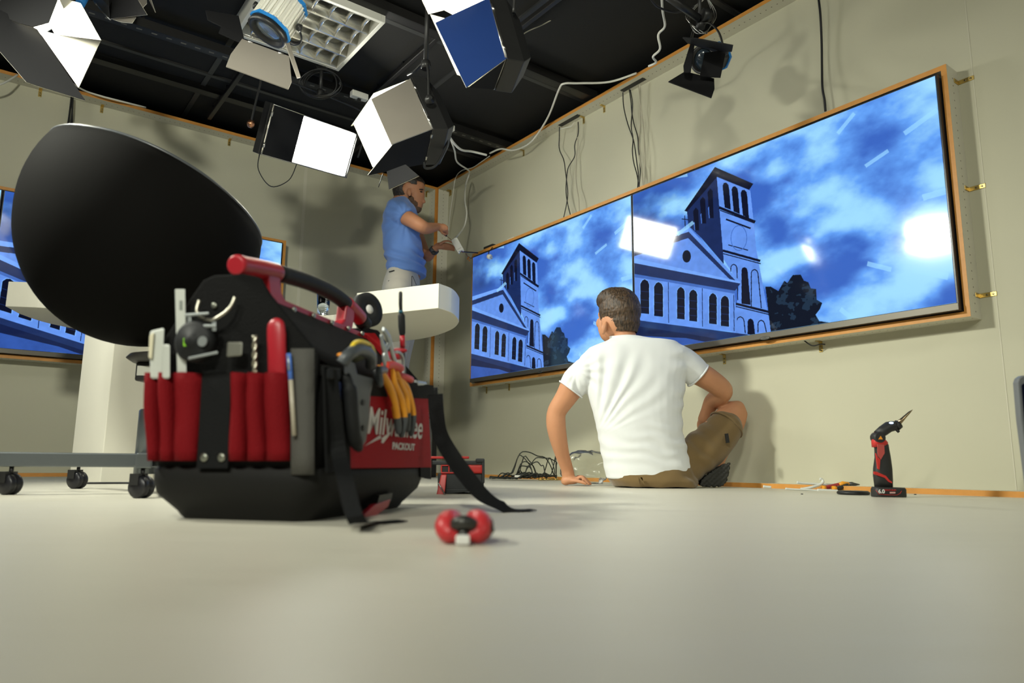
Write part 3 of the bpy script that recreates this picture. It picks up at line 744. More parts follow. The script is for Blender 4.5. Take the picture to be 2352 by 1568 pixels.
# ------------------------------------------------------------------ cables
m_wcab = M('white_cable', (.70, .69, .62), .4); m_bcab = M('black_cable', (.012, .012, .014), .45); m_gcab = M('beige_cable', (.45, .42, .33), .45)
def cable(name, pts, r, mt, label, group=None, cat='cable', k=6):
    o = thing(name, label, cat, loc=pts[0], group=group)
    MB().tube(catmull(pts, k), r, 8).build('sheath', mt, o, world=True); return o
def Bc(pts, off):
    out = []
    for x, y, q in pts:
        p = onB(x, y, q); out.append(p if p.z < 2.40 else atz(x, y, 2.40))     # stays below the ceiling
    return out
cable('white_cable', [at(1519, -20, 3.0), at(1522, 25, 3.1), at(1527, 60, 3.2), at(1512, 80, 3.25), at(1516, 112, 3.3), at(1500, 130, 3.35), at(1507, 143, 3.4), at(1490, 152, 3.45)], .006, m_wcab, 'wavy white cable hanging from the ceiling left of the small black spot lamp')
cable('white_cable', Bc([(1462, 168, -.01), (1400, 188, .02), (1330, 191, .05), (1296, 192, .06), (1284, 205, .05), (1262, 262, .03), (1240, 300, .02), (1215, 330, .0), (1180, 345, .0), (1150, 342, .0), (1125, 352, .0)], 0), .0065, m_wcab, 'white cable drooping in a long bow along the top of the right wall')
cable('white_cable', [at(1027, 305, 4.4), at(1042, 328, 4.5), at(1060, 344, 4.6), at(1085, 348, 4.7), at(1118, 356, 4.75)], .008, m_wcab, 'thick white cable from the white socket to the top of the right wall')
cable('white_cable', [at(1030, 306, 4.4), at(1044, 345, 4.7), at(1050, 372, 4.9), at(1075, 390, 5.1), onB(1078, 398, .03), onB(1070, 425, .05), onB(1068, 460, .08), onB(1072, 490, .09), onB(1066, 520, .1), at(1050, 542, 5.06), at(1042, 548, 5.0)], .006, m_wcab, 'white cable looping down from the corner to the box held by the standing man')
cable('white_cable', Bc([(1125, 358, .0), (1105, 372, .0), (1085, 385, .01), (1060, 392, .01), (1046, 410, .02), (1040, 450, .02), (1034, 490, .0), (1030, 530, -.03)], 0), .003, m_wcab, 'thin white wire beside the corner post')
# cables from the two slots
for (a, b) in (((1428, 214), (1480, 190)), ((1285, 293), (1330, 272))):
    P = onB(*a, -.05); Q = onB(*b, -.05); sP = (P-CORNER).dot(dB); sQ = (Q-CORNER).dot(dB)
    MB().box(sP, sQ, -.07, -.035, HW-T-.0015, HW-T+.001, fr=WB).build('cable_slot', m_black, wr, world=True)
def drops(grp, starts, mt, seed):
    r_ = random.Random(seed)
    for (x0, y0, x1, y1, w_, label) in starts:
        pts = []; n = 8
        for i in range(n+1):
            t_ = i/n; pts.append(onB(x0+(x1-x0)*t_+w_*math.sin(t_*PI*2.1+r_.random()*1.2)+r_.uniform(-1.2, 1.2), y0+(y1-y0)*t_, -.05-.03*math.sin(PI*t_)*r_.random()))
        pts[-1].z = min(pts[-1].z, 1.70)
        cable('hanging_cable', pts, .0032, mt, label, grp)
drops('cables from the right slot', [(1432, 212, 1468, 428, -5, 'thin black cable hanging from the left end of the longer slot'), (1445, 206, 1464, 430, 4, 'thin black cable from the middle of the longer slot, left of its twin'), (1449, 205, 1471, 424, -4, 'thin black cable from the middle of the longer slot, right of its twin')], m_bcab, 3)
drops('cables from the right slot', [(1466, 198, 1474, 426, 4, 'thin beige cable from the longer slot, nearer the black ones'), (1472, 195, 1480, 422, -3, 'thin beige cable hanging from the right end of the longer slot')], m_gcab, 4)
drops('cables from the left slot', [(1289, 292, 1300, 492, -7, 'thin black cable hanging from the left end of the shorter slot'), (1321, 280, 1305, 490, 9, 'thin black cable bowing left from the right end of the shorter slot')], m_bcab, 5)
drops('cables from the left slot', [(1323, 280, 1328, 482, 3, 'thin beige cable hanging straight from the right end of the shorter slot')], m_gcab, 6)
cable('white_cable', Bc([(1285, 297, -.06), (1300, 293, -.04), (1312, 290, -.04), (1319, 280, -.06)], 0), .003, m_wcab, 'short white wire looped under the shorter slot')
cable('hanging_cable', Bc([(1878, -20, -.05), (1884, 30, -.05), (1887, 90, -.06), (1888, 150, -.06), (1889, 200, -.05), (1894, 230, -.05), (1896, 255, -.05)], 0), .0055, m_bcab, 'single thick black cable hanging down to the top of the large right screen')
def Ac(pts, off): return [onA(x, y, off) for x, y in pts]
for i, pts in enumerate(([(166, 222), (160, 262), (155, 300), (142, 330), (133, 365)], [(168, 222), (166, 262), (167, 300), (172, 330), (173, 372)], [(164, 222), (158, 270), (150, 320), (146, 345), (137, 372)], [(167, 225), (163, 280), (148, 310), (152, 330), (138, 368)])):
    cable('hanging_cable', Ac(pts, -.06+.008*i), .0045, m_bcab, ('black cable behind the tub chair that bends furthest left', 'straightest black cable behind the tub chair, furthest right', 'black cable behind the tub chair, second from the left', 'black cable behind the tub chair with a kink halfway down')[i], 'black cables behind the tub chair')
cable('white_cable', [onA(150, 180, .0), onA(190, 206, .0), onA(230, 220, .03), onA(280, 233, .03), onA(335, 247, -.02)], .006, m_wcab, 'white cable lying along the top of the left wall')
cable('white_cable', [onA(-20, 200, .05), onA(10, 190, .05), onA(40, 172, .0)], .006, m_wcab, 'white cable end at the left edge under the corner lamp')
cable('ceiling_wire', [at(1160, 132, 3.3), at(1200, 80, 3.5), at(1250, 55, 3.6), at(1290, 30, 3.6), at(1325, -10, 3.6)], .003, m_gcab, 'pale wire curving across the ceiling right of the lamp with the blue-lit flap')
cable('ceiling_wire', [at(1490, -10, 3.0), at(1510, 15, 3.05), at(1550, 28, 3.1), at(1585, 20, 3.1), at(1610, 5, 3.1)], .005, m_bcab, 'black cable sagging from the ceiling above the small black spot lamp')
# ceiling pipe and clamp above the small spot lamp
root = thing('lamp_bracket', 'black bracket arm and clamp that carries the small spot lamp', 'bracket', loc=at(1600, 20, 3.1))
mb = MB(); mb.tube([at(1530, -10, 2.95), at(1605, 42, 3.05)], .018, 10); mb.build('arm', m_rod, root, world=True)
mb = MB(); mb.lathe([(.03, -.02), (.03, .02)], 12, at(1622, 35, 3.05), (1, .2, 0)); mb.build('clamp', m_rod, root, world=True)
# ================================================================== desk
m_desk = M('desk_laminate', (.74, .72, .62), .32, var=.02)
def slab(name, pts, z0, z1, root):
    mb = MB(); n = len(pts)
    mb.add([(x, y, z0) for x, y in pts]+[(x, y, z1) for x, y in pts], [tuple(range(n))[::-1], tuple(range(n, 2*n))])
    mb.add([(x, y, z0) for x, y in pts]+[(x, y, z1) for x, y in pts], [(i, (i+1) % n, n+(i+1) % n, n+i) for i in range(n)], False)
    o = mb.build(name, m_desk, root, world=True)
    bm = bmesh.new(); bm.from_mesh(o.data); bmesh.ops.remove_doubles(bm, verts=bm.verts, dist=1e-5); bmesh.ops.recalc_face_normals(bm, faces=bm.faces); bm.to_mesh(o.data); bm.free()
    b = o.modifiers.new('bevel', 'BEVEL'); b.width = .003; b.segments = 2; b.limit_method = 'ANGLE'; b.angle_limit = R(40)
    return o
def sm2(P, k=5): return [(p.x, p.y) for p in catmull([V((x, y, 0)) for x, y in P], k)]
root = thing('presenter_desk', 'white curved presenter desk with a raised right end and a box pedestal', 'desk', (-1.4, 4.0, 0))
wing = [(-.374, 3.556)]+sm2([(-.374, 3.558), (-.318, 3.66), (-.296, 3.80), (-.300, 3.95), (-.36, 4.16), (-.50, 4.40), (-.69, 4.57), (-.84, 4.63)])[1:]+[(-.84, 3.79)]
slab('raised_top', wing, .870, 1.0, root)
low = sm2([(-2.36, 3.28), (-2.18, 3.315), (-1.9, 3.45), (-1.6, 3.70), (-1.35, 3.90), (-1.2, 3.97), (-1.035, 4.0), (-.92, 3.905), (-.845, 3.84)])+[(-.845, 4.6)]+sm2([(-.9, 4.70), (-1.2, 4.80), (-1.6, 4.72), (-2.0, 4.42), (-2.3, 4.0), (-2.42, 3.7), (-2.41, 3.45)])
slab('lower_top', low, .80, .92, root)
slab('pedestal', [(-1.785, 3.19), (-1.53, 3.50), (-1.75, 3.64), (-1.975, 3.28)], 0, .80, root)
slab('pedestal', [(-1.30, 4.22), (-1.02, 4.22), (-1.02, 4.5), (-1.30, 4.5)], 0, .80, root)
# things on the desk
m_leath = M('black_leather', (.012, .012, .012), .3, bump=.1)
c0 = at(968, 655, 3.99); 
root = thing('organiser_case', 'black zipped case lying open on the raised end of the desk', 'case', (-.43, 3.98, 1.0), rz=-.25)
MB().box(-.085, .085, -.05, .06, .0, .016).build('lower_cover', m_leath, root, bevel=.006)
MB().box(-.088, .080, -.052, .06, .018, .036).build('upper_cover', m_leath, root, bevel=.007)
mb = MB(); mb.tube([(-.086, -.053, .027), (.078, -.053, .027)], .0018, 6); mb.build('zip', m_steel, root)
MB().box(.082, .112, -.045, .05, .003, .012, fr=lambda x, y, z: V((x, y, z+(.112-x)*.9))).build('flap', m_leath, root, bevel=.002)
root = thing('smartphone', 'thin black phone lying on the raised desk end left of the case', 'phone', (-.655, 3.80, 1.0), rz=-.42)
MB().box(-.075, .075, -.036, .036, 0, .009).build('body', m_black, root, bevel=.003)
MB().box(-.07, .07, -.033, .033, .009, .0096).build('display', M('phone_glass', (.01, .01, .012), .1), root)
m_glass = M('clear_glass', (.95, .97, .97), .02, trans=1., ior=1.45, var=0)
root = thing('water_glass', 'clear tumbler of water on the lower desk top', 'glass', (-1.10, 4.10, .92))
MB().lathe([(.030, .001), (.031, 0), (.041, .155), (.0385, .155), (.029, .012), (.001, .010)], 28).build('tumbler', m_glass, root)
MB().lathe([(.001, .0125), (.0285, .0125), (.0365, .118), (.001, .118)], 28).build('water', M('water', (.9, .97, 1), .0, trans=1., ior=1.33, var=0), root)
mb = MB()
for k in range(11):
    a = -.9; z = .02+k*.011; r = .0315+z*.064
    mb.lathe([(.0012, -.006), (.0022, 0), (.0012, .006)], 6, (r*math.cos(a), r*math.sin(a), z), (math.sin(-a), math.cos(a), 0))
mb.build('reflection_tick', M('glass_reflection', (.8, .85, .95), .1), root)  # spiral reflection on the glass, modelled as pale ticks

# ================================================================== tub chair
m_shell = M('chair_shell', (.0035, .0033, .003), .8, bump=.04, spec=.06)
m_grey = M('grey_steel', (.13, .145, .15), .32, .6)
root = thing('tub_chair', 'black rounded tub chair on a grey wheeled star base', 'chair', (-1.14, 2.28, 0))
Cc = at(335, 523, 2.24); ax_ = V((.352, .345, .385)); Nn = V((.27, .18, .94)).normalized(); a_ = Nn.orthogonal().normalized(); b_ = Nn.cross(a_)
rings = []; th_max = PI-math.acos(.30)
def sph(th, ph, k):
    p = -Nn*math.cos(th)+a_*(math.sin(th)*math.cos(ph))+b_*(math.sin(th)*math.sin(ph))
    # slightly squared shell
    q = V((math.copysign(abs(p.x)**.93, p.x), math.copysign(abs(p.y)**.93, p.y), math.copysign(abs(p.z)**.95, p.z)))
    return Cc+V((q.x*ax_.x*k, q.y*ax_.y*k, q.z*ax_.z*k))
for i in range(25): rings.append([sph(.02+(th_max-.02)*i/24, 2*PI*j/64, 1) for j in range(64)])
rings.append([sph(th_max+.012, 2*PI*j/64, .985) for j in range(64)])
rings.append([sph(th_max+.004, 2*PI*j/64, .965) for j in range(64)])
for i in range(20): rings.append([sph(.02+(th_max-.02)*(19-i)/19.5, 2*PI*j/64, .955-.0*i) for j in range(64)])
MB().loft(rings).build('shell', m_shell, root, world=True)
rm = [sph(th_max+.012, 2*PI*j/64, .99) for j in range(65)]
MB().tube(rm, .006, 8, cap=False).build('rim_highlight', M('rim_highlight_grey', (.05, .055, .06), .35), root, world=True)  # paler tube along the rim stands in for its edge highlight
px_ = lambda x, y, Y: root.matrix_basis.inverted() @ at(x, y, Y)
MB().lathe([(.09, .405), (.11, .418), (.10, .43), (.05, .44)], 24, (.03, 0, 0)).build('underseat_plate', M('underseat', (.03, .028, .024), .5), root)
MB().box(-.035, .05, -.05, .05, .345, .405).build('seat_mechanism', m_black, root, bevel=.006)
MB().box(-.0358, .0458, -.0515, -.050, .362, .392, fr=lambda x, y, z: V((x*.55-.008, y, z))).build('maker_plate', M('maker_plate', (.45, .45, .40), .4), root)
MB().lathe([(.018, .25), (.018, .36)], 16).build('gas_piston', m_black, root)
MB().lathe([(.032, .06), (.032, .255), (.028, .26)], 24).build('column', m_grey, root)
tips = [(-.313, -.15), (-.396, .32), (.13, -.27), (.36, -.06), (.1, .40)]
for (tx, ty) in tips:
    L = math.hypot(tx, ty); dx, dy = tx/L, ty/L; lg = MB()
    def fr(x, y, z): return V((dx*x-dy*y, dy*x+dx*y, z))
    lg.box(.02, L+(.05 if tx < -.3 and ty < 0 else .02), -.02, .02, .080, .122, fr=fr); lo = lg.build('leg', m_grey, root, bevel=.004)
    cs = MB(); c = V((tx, ty, .0)); cs.tube([c+V((0, 0, .06)), c+V((0, 0, .08))], .006, 8); 
    cs.box(-.012, .012, -.026, .026, .035, .066, fr=lambda x, y, z: c+V((x-.01, y, z))); cs.build('caster_fork', m_black, root)
    wv = V((.25, 1, 0)).normalized()
    MB().lathe([(.006, -.022), (.026, -.021), (.030, -.016), (.030, -.004), (.024, 0), (.030, .004), (.030, .016), (.026, .021), (.006, .022)], 22, c+V((0, 0, .030)), wv).build('caster_wheel', M('wheel_black', (.01, .01, .013), .35), root)
cable('floor_cable', [(-1.83, 3.06, .004), (-1.75, 3.10, .004), (-1.62, 3.16, .004), (-1.50, 3.14, .004), (-1.3, 3.2, .004), (-1.1, 3.3, .004)], .004, m_bcab, 'thin dark cable lying on the floor along the foot of the white pedestal')

# ================================================================== right edge panel
root = thing('rimmed_panel', 'grey rimmed dark panel cut off by the right edge of the picture', 'panel', at(2400, 1000, 1.75)*1)
def rp(x, y, Y=1.75): return at(x, y, Y)
out = [rp(2338, 878), rp(2341, 868), rp(2349, 862), rp(2440, 855), rp(2440, 1160), rp(2370, 1158), rp(2345, 960)]
inn = [rp(2346, 886), rp(2348, 882), rp(2354, 880), rp(2432, 875), rp(2432, 1140), rp(2374, 1140), rp(2352, 960)]
MB().prism(out, V((0, .02, 0))).build('rim', M('rim_grey', (.16, .17, .18), .4), root, world=True, bevel=.003)
MB().prism([p+V((0, -.002, 0)) for p in inn], V((0, .004, 0))).build('dark_face', M('dark_face', (.006, .007, .02), .2), root, world=True)

# ================================================================== plug and adapter at the corner of the screens
root = thing('power_adapter', 'flat black adapter resting on the top edge of the corner side screen frame', 'adapter', mat=frame(onB(1128, 574, -.04)*1, dB, -nB))
root.location.z = 1.694+.013
MB().box(-.06, .06, -.03, .03, -.012, .012).build('casing', m_black, root, bevel=.004)
root = thing('white_plug', 'white mains plug dangling on a black lead over the top corner of the screen', 'plug', at(1128, 590, 5.12))
pp = onB(1122, 588, .06); iv = pp
MB().tube(catmull([onB(1132, 566, -.02), onB(1128, 572, .035), onB(1123, 578, .055), onB(1122, 584, .06)], 6), .0035, 8).build('lead', m_bcab, root, world=True)
dpl = (onB(1140, 594, .06)-pp).normalized()
MB().lathe([(.010, -.006), (.017, 0), (.020, .018), (.018, .030), (.012, .034)], 18, pp+V((0,0,-.002)), dpl).build('plug_body', m_plastic, root, world=True)
for sg in (-1, 1): MB().tube([pp+dpl*.03+V((0, 0, .008*sg)), pp+dpl*.055+V((0, 0, .008*sg))], .0024, 8).build('pin', m_steel, root, world=True)
root = thing('white_strip', 'small white plastic strip standing on the frame top right of the black adapter', 'strip', mat=frame(onB(1173, 549, -.03), dB, -nB)); root.location.z = 1.694+.008
MB().box(-.04, .04, -.004, .004, -.008, .012).build('strip_body', m_plastic, root, bevel=.001)

# ================================================================== cable pile near the right wall
c0 = V((.075, 4.42, 0)); pts = []; rnd = random.Random(11); a = 0
N = 430
for i in range(N):
    f_ = i/N; a += .26+.1*math.sin(i*.13)
    hump = max(0, math.sin(f_*PI*3.0+.4)); cx = c0.x-.03+.10*math.sin(i*.053)+(.07 if f_ > .4 else -.06)
    rx = .10+.05*math.sin(i*.071+1); tl = (.95 if (i//24) % 4 == 2 else .12)
    lx = math.cos(a)*rx; lz = math.sin(a)*rx*.6
    ex = min(cx+lx, c0.x+.20); z = .008+(abs(lz)*tl*1.9+.02*rnd.random())*(1 if ex > c0.x-.03 else .32)
    pts.append(V((max(ex, c0.x-.20), c0.y+math.sin(a)*rx*(.55-.25*tl)+.02*math.sin(i*.2), z)))
root = thing('cable_pile', 'tangled heap of thin black cables on the floor by the right wall', 'cable', c0)
MB().tube(catmull(pts, 3), .0033, 6).build('cable_loops', M('cable_olive', (.02, .022, .016), .45), root, world=True)
for k in range(5):
    q = c0+V((.10+.025*k, -.05+.01*k, .009)); MB().lathe([(.004, -.012), (.006, -.008), (.006, .008), (.003, .014)], 10, q, (1, .3*k-.6, 0)).build('connector', m_brass, root, world=True)
MB().box(-.012, .022, -.02, -.012, .0, .012, fr=lambda x, y, z: V((c0.x-.04+x, c0.y-.06+y, z+.02))).build('paper_tag', m_plastic, root, world=True)

# clear plastic bag
root = thing('plastic_bag', 'crumpled clear plastic bag on the floor behind the propping hand', 'bag', (.40, 3.83, 0))
mb = MB(); mb.ell((0, 0, .082), .135, .055, .085, 40, 28)
def crump(p):
    q = V(p); n = noise.fractal(q*9, 1, 2, 4)*.030+abs(noise.noise(q*22))*.012
    d = V((q.x, q.y*1.6, q.z-.08)).normalized(); r = q+d*n; r.z = max(r.z, .001+0*r.z); return r
mb.v = [crump(p) for p in mb.v]
def plastic():
    mt = bpy.data.materials.new('clear_film'); mt.use_nodes = True; nt = mt.node_tree; L = nt.links.new; nt.nodes.clear()
    out = nd(nt, 'ShaderNodeOutputMaterial'); tr = nd(nt, 'ShaderNodeBsdfTransparent'); gl = nd(nt, 'ShaderNodeBsdfGlossy'); gl.inputs['Roughness'].default_value = .22
    tr.inputs[0].default_value = (.94, .94, .92, 1)
    tc = nd(nt, 'ShaderNodeTexCoord'); n = nd(nt, 'ShaderNodeTexNoise'); n.inputs['Scale'].default_value = 30; bp = nd(nt, 'ShaderNodeBump'); bp.inputs['Strength'].default_value = .8
    L(tc.outputs['Object'], n.inputs['Vector']); L(n.outputs['Fac'], bp.inputs['Height']); L(bp.outputs[0], gl.inputs['Normal'])
    mx = nd(nt, 'ShaderNodeMixShader'); fr_ = nd(nt, 'ShaderNodeLayerWeight'); fr_.inputs[0].default_value = .33; L(bp.outputs[0], fr_.inputs['Normal']); L(fr_.outputs['Fresnel'], mx.inputs[0]); L(tr.outputs[0], mx.inputs[1]); L(gl.outputs[0], mx.inputs[2])
    L(mx.outputs[0], out.inputs[0]); return mt
mb.build('film', plastic(), root)

# ================================================================== soldering iron on its battery
m_tr = M('tool_red', (.55, .035, .03), .4); m_tb = M('tool_black', (.022, .022, .022), .5, bump=.05); m_wt = M('print_white', (.75, .75, .72), .5); m_or = M('print_orange', (.85, .30, .02), .5)
P0 = atz(2041, 1141, 0); D0 = P0.y
def SP(x, y, d=0): return at(x, y, D0+d)
S_ = lambda x, y, d=0: SP(1650+x/3.35, 900+y/3.35, d)
root = thing('cordless_soldering_iron', 'black and red cordless soldering iron standing upright on its battery', 'tool', P0)
def prof_loft(name, secs, mt, nn=20, sq=.75, parent=None, bevel=0):
    """secs: left point, right point, half depth (metres) in picture order bottom to top"""
    rings = []
    for (l, r_, hd) in secs:
        A_, B_ = S_(*l), S_(*r_); c = (A_+B_)/2; hx = (B_-A_)/2; ring = []
        for j in range(nn):
            t_ = 2*PI*j/nn; cx, sx_ = math.cos(t_), math.sin(t_)
            ring.append(c+hx*math.copysign(abs(cx)**sq, cx)+V((0, hd, 0))*math.copysign(abs(sx_)**sq, sx_))
        rings.append(ring)
    return MB().loft(rings).build(name, mt, parent or root, world=True)
prof_loft('battery', [((1192, 808), (1428, 812), .026), ((1188, 795), (1431, 800), .029), ((1188, 745), (1428, 748), .029), ((1196, 728), (1418, 735), .027)], m_tb, 28, .45)
prof_loft('handle', [((1207, 732), (1336, 735), .019), ((1196, 640), (1336, 680), .021), ((1196, 590), (1332, 590), .020), ((1208, 500), (1320, 500), .018), ((1206, 430), (1308, 440), .018), ((1186, 405), (1304, 403), .017)], m_tb, 24, .7)
prof_loft('red_housing', [((1186, 425), (1300, 410), .0175), ((1182, 380), (1298, 385), .018), ((1190, 340), (1262, 350), .017), ((1202, 312), (1240, 318), .014)], m_tr, 20, .7)
c = S_(1248, 350, -.019); MB().lathe([(.017, 0), (.020, .004), (.020, .034), (.017, .038)], 24, c, (0, 1, 0)).build('pivot_disc', m_tb, root, world=True)
tri = [S_(1232, 364, -.0205), S_(1266, 364, -.0205), S_(1250, 338, -.0205)]; MB().prism(tri, V((0, .002, 0))).build('warning_triangle', m_or, root, world=True)
MB().tube([S_(1225, 330), S_(1265, 300), S_(1310, 268), S_(1345, 262), S_(1372, 258)], [.016, .0185, .019, .0175, .015], 18).build('head', m_tb, root, world=True)
MB().tube([S_(1362, 268), S_(1388, 246)], [.0165, .0165], 20).build('collar', m_tb, root, world=True)
MB().tube([S_(1365, 285, -.004), S_(1390, 308, -.006)], .005, 8).build('catch', m_tb, root, world=True)
MB().tube([S_(1385, 240), S_(1412, 214), S_(1440, 186), S_(1470, 156), S_(1494, 136)], [.0085, .007, .0052, .0040, .0006], 14).build('heating_tip', M('tip_steel', (.35, .27, .17), .3, 1.), root, world=True)
MB().ell(S_(1330, 240, -.012), .008, .004, .004).build('work_light', lit('blue_led', 12, (.35, .55, 1.)), root, world=True)
def strip(name, P, mt, par=None, d=-.0225, th=.002):
    MB().prism([S_(x, y, d) for x, y in P], V((0, th, 0))).build(name, mt, par or root, world=True)
strip('red_stripe', [(1213, 470), (1226, 500), (1246, 520), (1240, 598), (1228, 590)], m_tr, d=-.0205, th=.006)
strip('red_stripe', [(1198, 612), (1215, 612), (1290, 645), (1318, 680), (1336, 690), (1336, 702), (1310, 690), (1280, 660), (1200, 632)], m_tr, d=-.0225, th=.006)
strip('logo_plate', [(1226, 400), (1276, 404), (1280, 470), (1250, 520), (1228, 490)], M('plate_red', (.45, .08, .07), .4), d=-.0195, th=.004)
MB().tube([S_(x, y, -.030) for x, y in ((1210, 752), (1235, 785), (1290, 790), (1375, 792), (1400, 778), (1410, 760))], .0007, 6).build('red_line', m_tr, root, world=True)
text_mesh('battery_number', '6.0', .018, m_wt, root, frame(root.matrix_basis.inverted() @ S_(1232, 778, -.0305), (1, 0, 0), (0, 0, 1)), bold=.0004)
text_mesh('battery_print', 'REDLITHIUM', .0075, m_tr, root, frame(root.matrix_basis.inverted() @ S_(1272, 760, -.0305), (1, 0, 0), (0, 0, 1)))
strip('battery_label', [(1320, 768), (1362, 768), (1362, 780), (1320, 780)], M('label_pink', (.6, .35, .33), .5), d=-.0305, th=.001)
# puck
q = atz(1975, 1137, 0)
o = MB().lathe([(.050, 0), (.056, .003), (.056, .010), (.050, .014), (.02, .0145)], 32).build('tape_disc', m_black); o.location = (q.x, q.y+.05, 0); tag(o, 'flat black disc on the floor just left of the cordless soldering iron', 'disc')
# insulated pliers by the wall
root = thing('pliers', 'red and yellow insulated pliers lying at the foot of the right wall', 'pliers', atz(1930, 1127, 0))
mc = M('handle_red_dark', (.35, .03, .03), .45); mo_ = M('handle_amber', (.80, .33, .02), .45)
Y_ = root.location.y
F = lambda x, y, d=0: at(1640+x/5.113, 1060+y/5.113, Y_+d)
def gr(z): return max(z.z, .010)
MB().tube(catmull([F(1275, 312, .0), F(1340, 298, .01), F(1420, 282, .02), F(1500, 262, .03)], 4), [.009]*12+[.008], 10).build('handle', mc, root, world=True)
MB().tube([F(1272, 308), F(1305, 305, .003)], .0098, 10).build('handle_end', mo_, root, world=True)
MB().tube(catmull([F(1395, 318, -.02), F(1450, 312, -.01), F(1510, 298, .0), F(1570, 275, .01)], 4), [.009]*12+[.008], 10).build('handle', m_tb, root, world=True)
MB().tube([F(1392, 312, -.02), F(1430, 312, -.016)], .0098, 10).build('handle_end', mo_, root, world=True)
MB().tube([F(1470, 272, .02), F(1510, 256, .02), F(1585, 262, .02)], [.008, .010, .008], 10).build('finger_guard', mo_, root, world=True)
MB().tube([F(1580, 262, .02), F(1620, 262, .02), F(1660, 266, .02), F(1710, 268, .02)], [.008, .009, .006, .002], 10).build('jaws', M('jaw_steel', (.10, .10, .10), .4, .8), root, world=True)
# cable trunking offcuts
mw = M('trunking_white', (.66, .68, .64), .4)
def off(pts, r, label, fl_=None, grp=None):
    o = thing('trunking_offcut', label, 'offcut', loc=pts[0], group=grp)
    MB().tube(catmull(pts, 6), r, 10, flat=fl_).build('strip', mw, o, world=True); return o
off([F(975, 240, .04), F(1040, 252, .04), F(1200, 262, .04), F(1330, 268, .04), F(1420, 265, .05)], .005, 'long straight white plastic offcut raised behind the insulated pliers')
off([F(1245, 198, .02), F(1272, 215, .02), F(1275, 245, .015), F(1230, 275, .01), F(1150, 300, 0), F(1060, 318, 0), F(1020, 322, 0)], .006, 'white plastic offcut curling upward left of the insulated pliers')
off([F(840, 316, -.02), F(950, 325, -.02), F(1100, 330, -.02), F(1220, 338, -.02)], .004, 'thin flat white plastic offcut lying in front, furthest left')
off([F(1215, 334, -.03), F(1300, 337, -.03), F(1400, 342, -.03), F(1450, 344, -.03)], .006, 'thin white plastic tube lying in front of the insulated pliers')
off([F(1560, 335, .06), F(1650, 336, .06), F(1780, 338, .06)], .006, 'white plastic piece behind the flat black disc')
off([F(580, 290, .02), F(620, 296, .02), F(668, 300, .02)], .0055, 'short white plug of plastic lying by the orange skirting edge')
o = MB().box(-.008, .008, -.004, .004, 0, .008).build('red_scrap', mc, bevel=.001); o.location = atz(1640+372/5.113, 1060+296/5.113, 0); tag(o, 'tiny red and white scrap on the floor near the shoe', 'scrap')
for (x, y, lb) in ((1842, 1135, 'tiny dark crumb on the floor left of the flat disc'), (2102, 1136, 'tiny dark crumb on the floor right of the soldering iron')):
    o = MB().lathe([(.004, 0), (.005, .0015), (.003, .003)], 8).build('crumb', m_black); o.location = atz(x, y, 0); tag(o, lb, 'debris')

# ================================================================== small red and black tool case behind the bag
root = thing('small_tool_case', 'small red and black tool case standing behind the large tool bag', 'tool case', atz(1050, 1136, 0))
Yc = root.location.y+.06; K = lambda x, y, d=0: at(980+x/7.84, 1020+y/7.84, Yc+d)
def blk_(name, x0, x1, y0, y1, d0, d1, mt, bev=.003):
    return MB().hexa([K(x0, y1, d0), K(x1, y1, d0), K(x1, y1, d1), K(x0, y1, d1), K(x0, y0, d0), K(x1, y0, d0), K(x1, y0, d1), K(x0, y0, d1)]).build(name, mt, root, world=True, bevel=bev)
m_cb = M('case_black', (.022, .025, .026), .45); m_cr = M('case_red', (.52, .03, .025), .4)
blk_('body', 200, 1030, 520, 815, 0, .16, m_cb); blk_('lid', 100, 1030, 295, 370, 0, .16, m_cb); blk_('red_lid_plate', 60, 765, 215, 262, .02, .12, m_cr)
blk_('corner_post', 985, 1045, 262, 700, -.004, .02, m_cb); blk_('lid_clip', 880, 1045, 255, 330, -.006, .03, m_cb, .004)
blk_('red_bar', 255, 1000, 372, 392, -.006, .006, m_cr); blk_('red_bar', 255, 1000, 500, 528, -.006, .006, m_cr); blk_('latch', 735, 1000, 375, 525, -.012, .0, m_cr, .006)
for x in (255, 390, 530): blk_('red_rib', x, x+22, 392, 500, -.006, .004, m_cr, .001)
blk_('recess', 275, 735, 390, 505, .0005, .01, m_black, 0)
MB().hexa([K(170, 930, -.03), K(320, 930, -.03), K(320, 930, .0), K(170, 930, .0), K(260, 540, -.006), K(360, 540, -.006), K(360, 540, .01), K(260, 540, .01)]).build('foot', m_cr, root, world=True, bevel=.003)
MB().hexa([K(340, 900, .0), K(980, 830, .0), K(980, 830, .15), K(340, 900, .15), K(300, 800, .0), K(1030, 800, .0), K(1030, 800, .15), K(300, 800, .15)]).build('base', m_cb, root, world=True, bevel=.003)
for (a, b, c_e) in (((215, 700), (345, 935), (395, 945)), ((725, 765), (845, 895), (895, 895))):
    MB().tube([K(*a, -.04), K(*b, -.06), K(*c_e, -.06)], .0022, 8).build('wire_stay', m_steel, root, world=True)
MB().lathe([(.018, 0), (.018, .003)], 16, K(210, 965, -.06)+V((0, 0, 0)), (0, 0, 1)).build('foot_washer', m_steel, root, world=True)

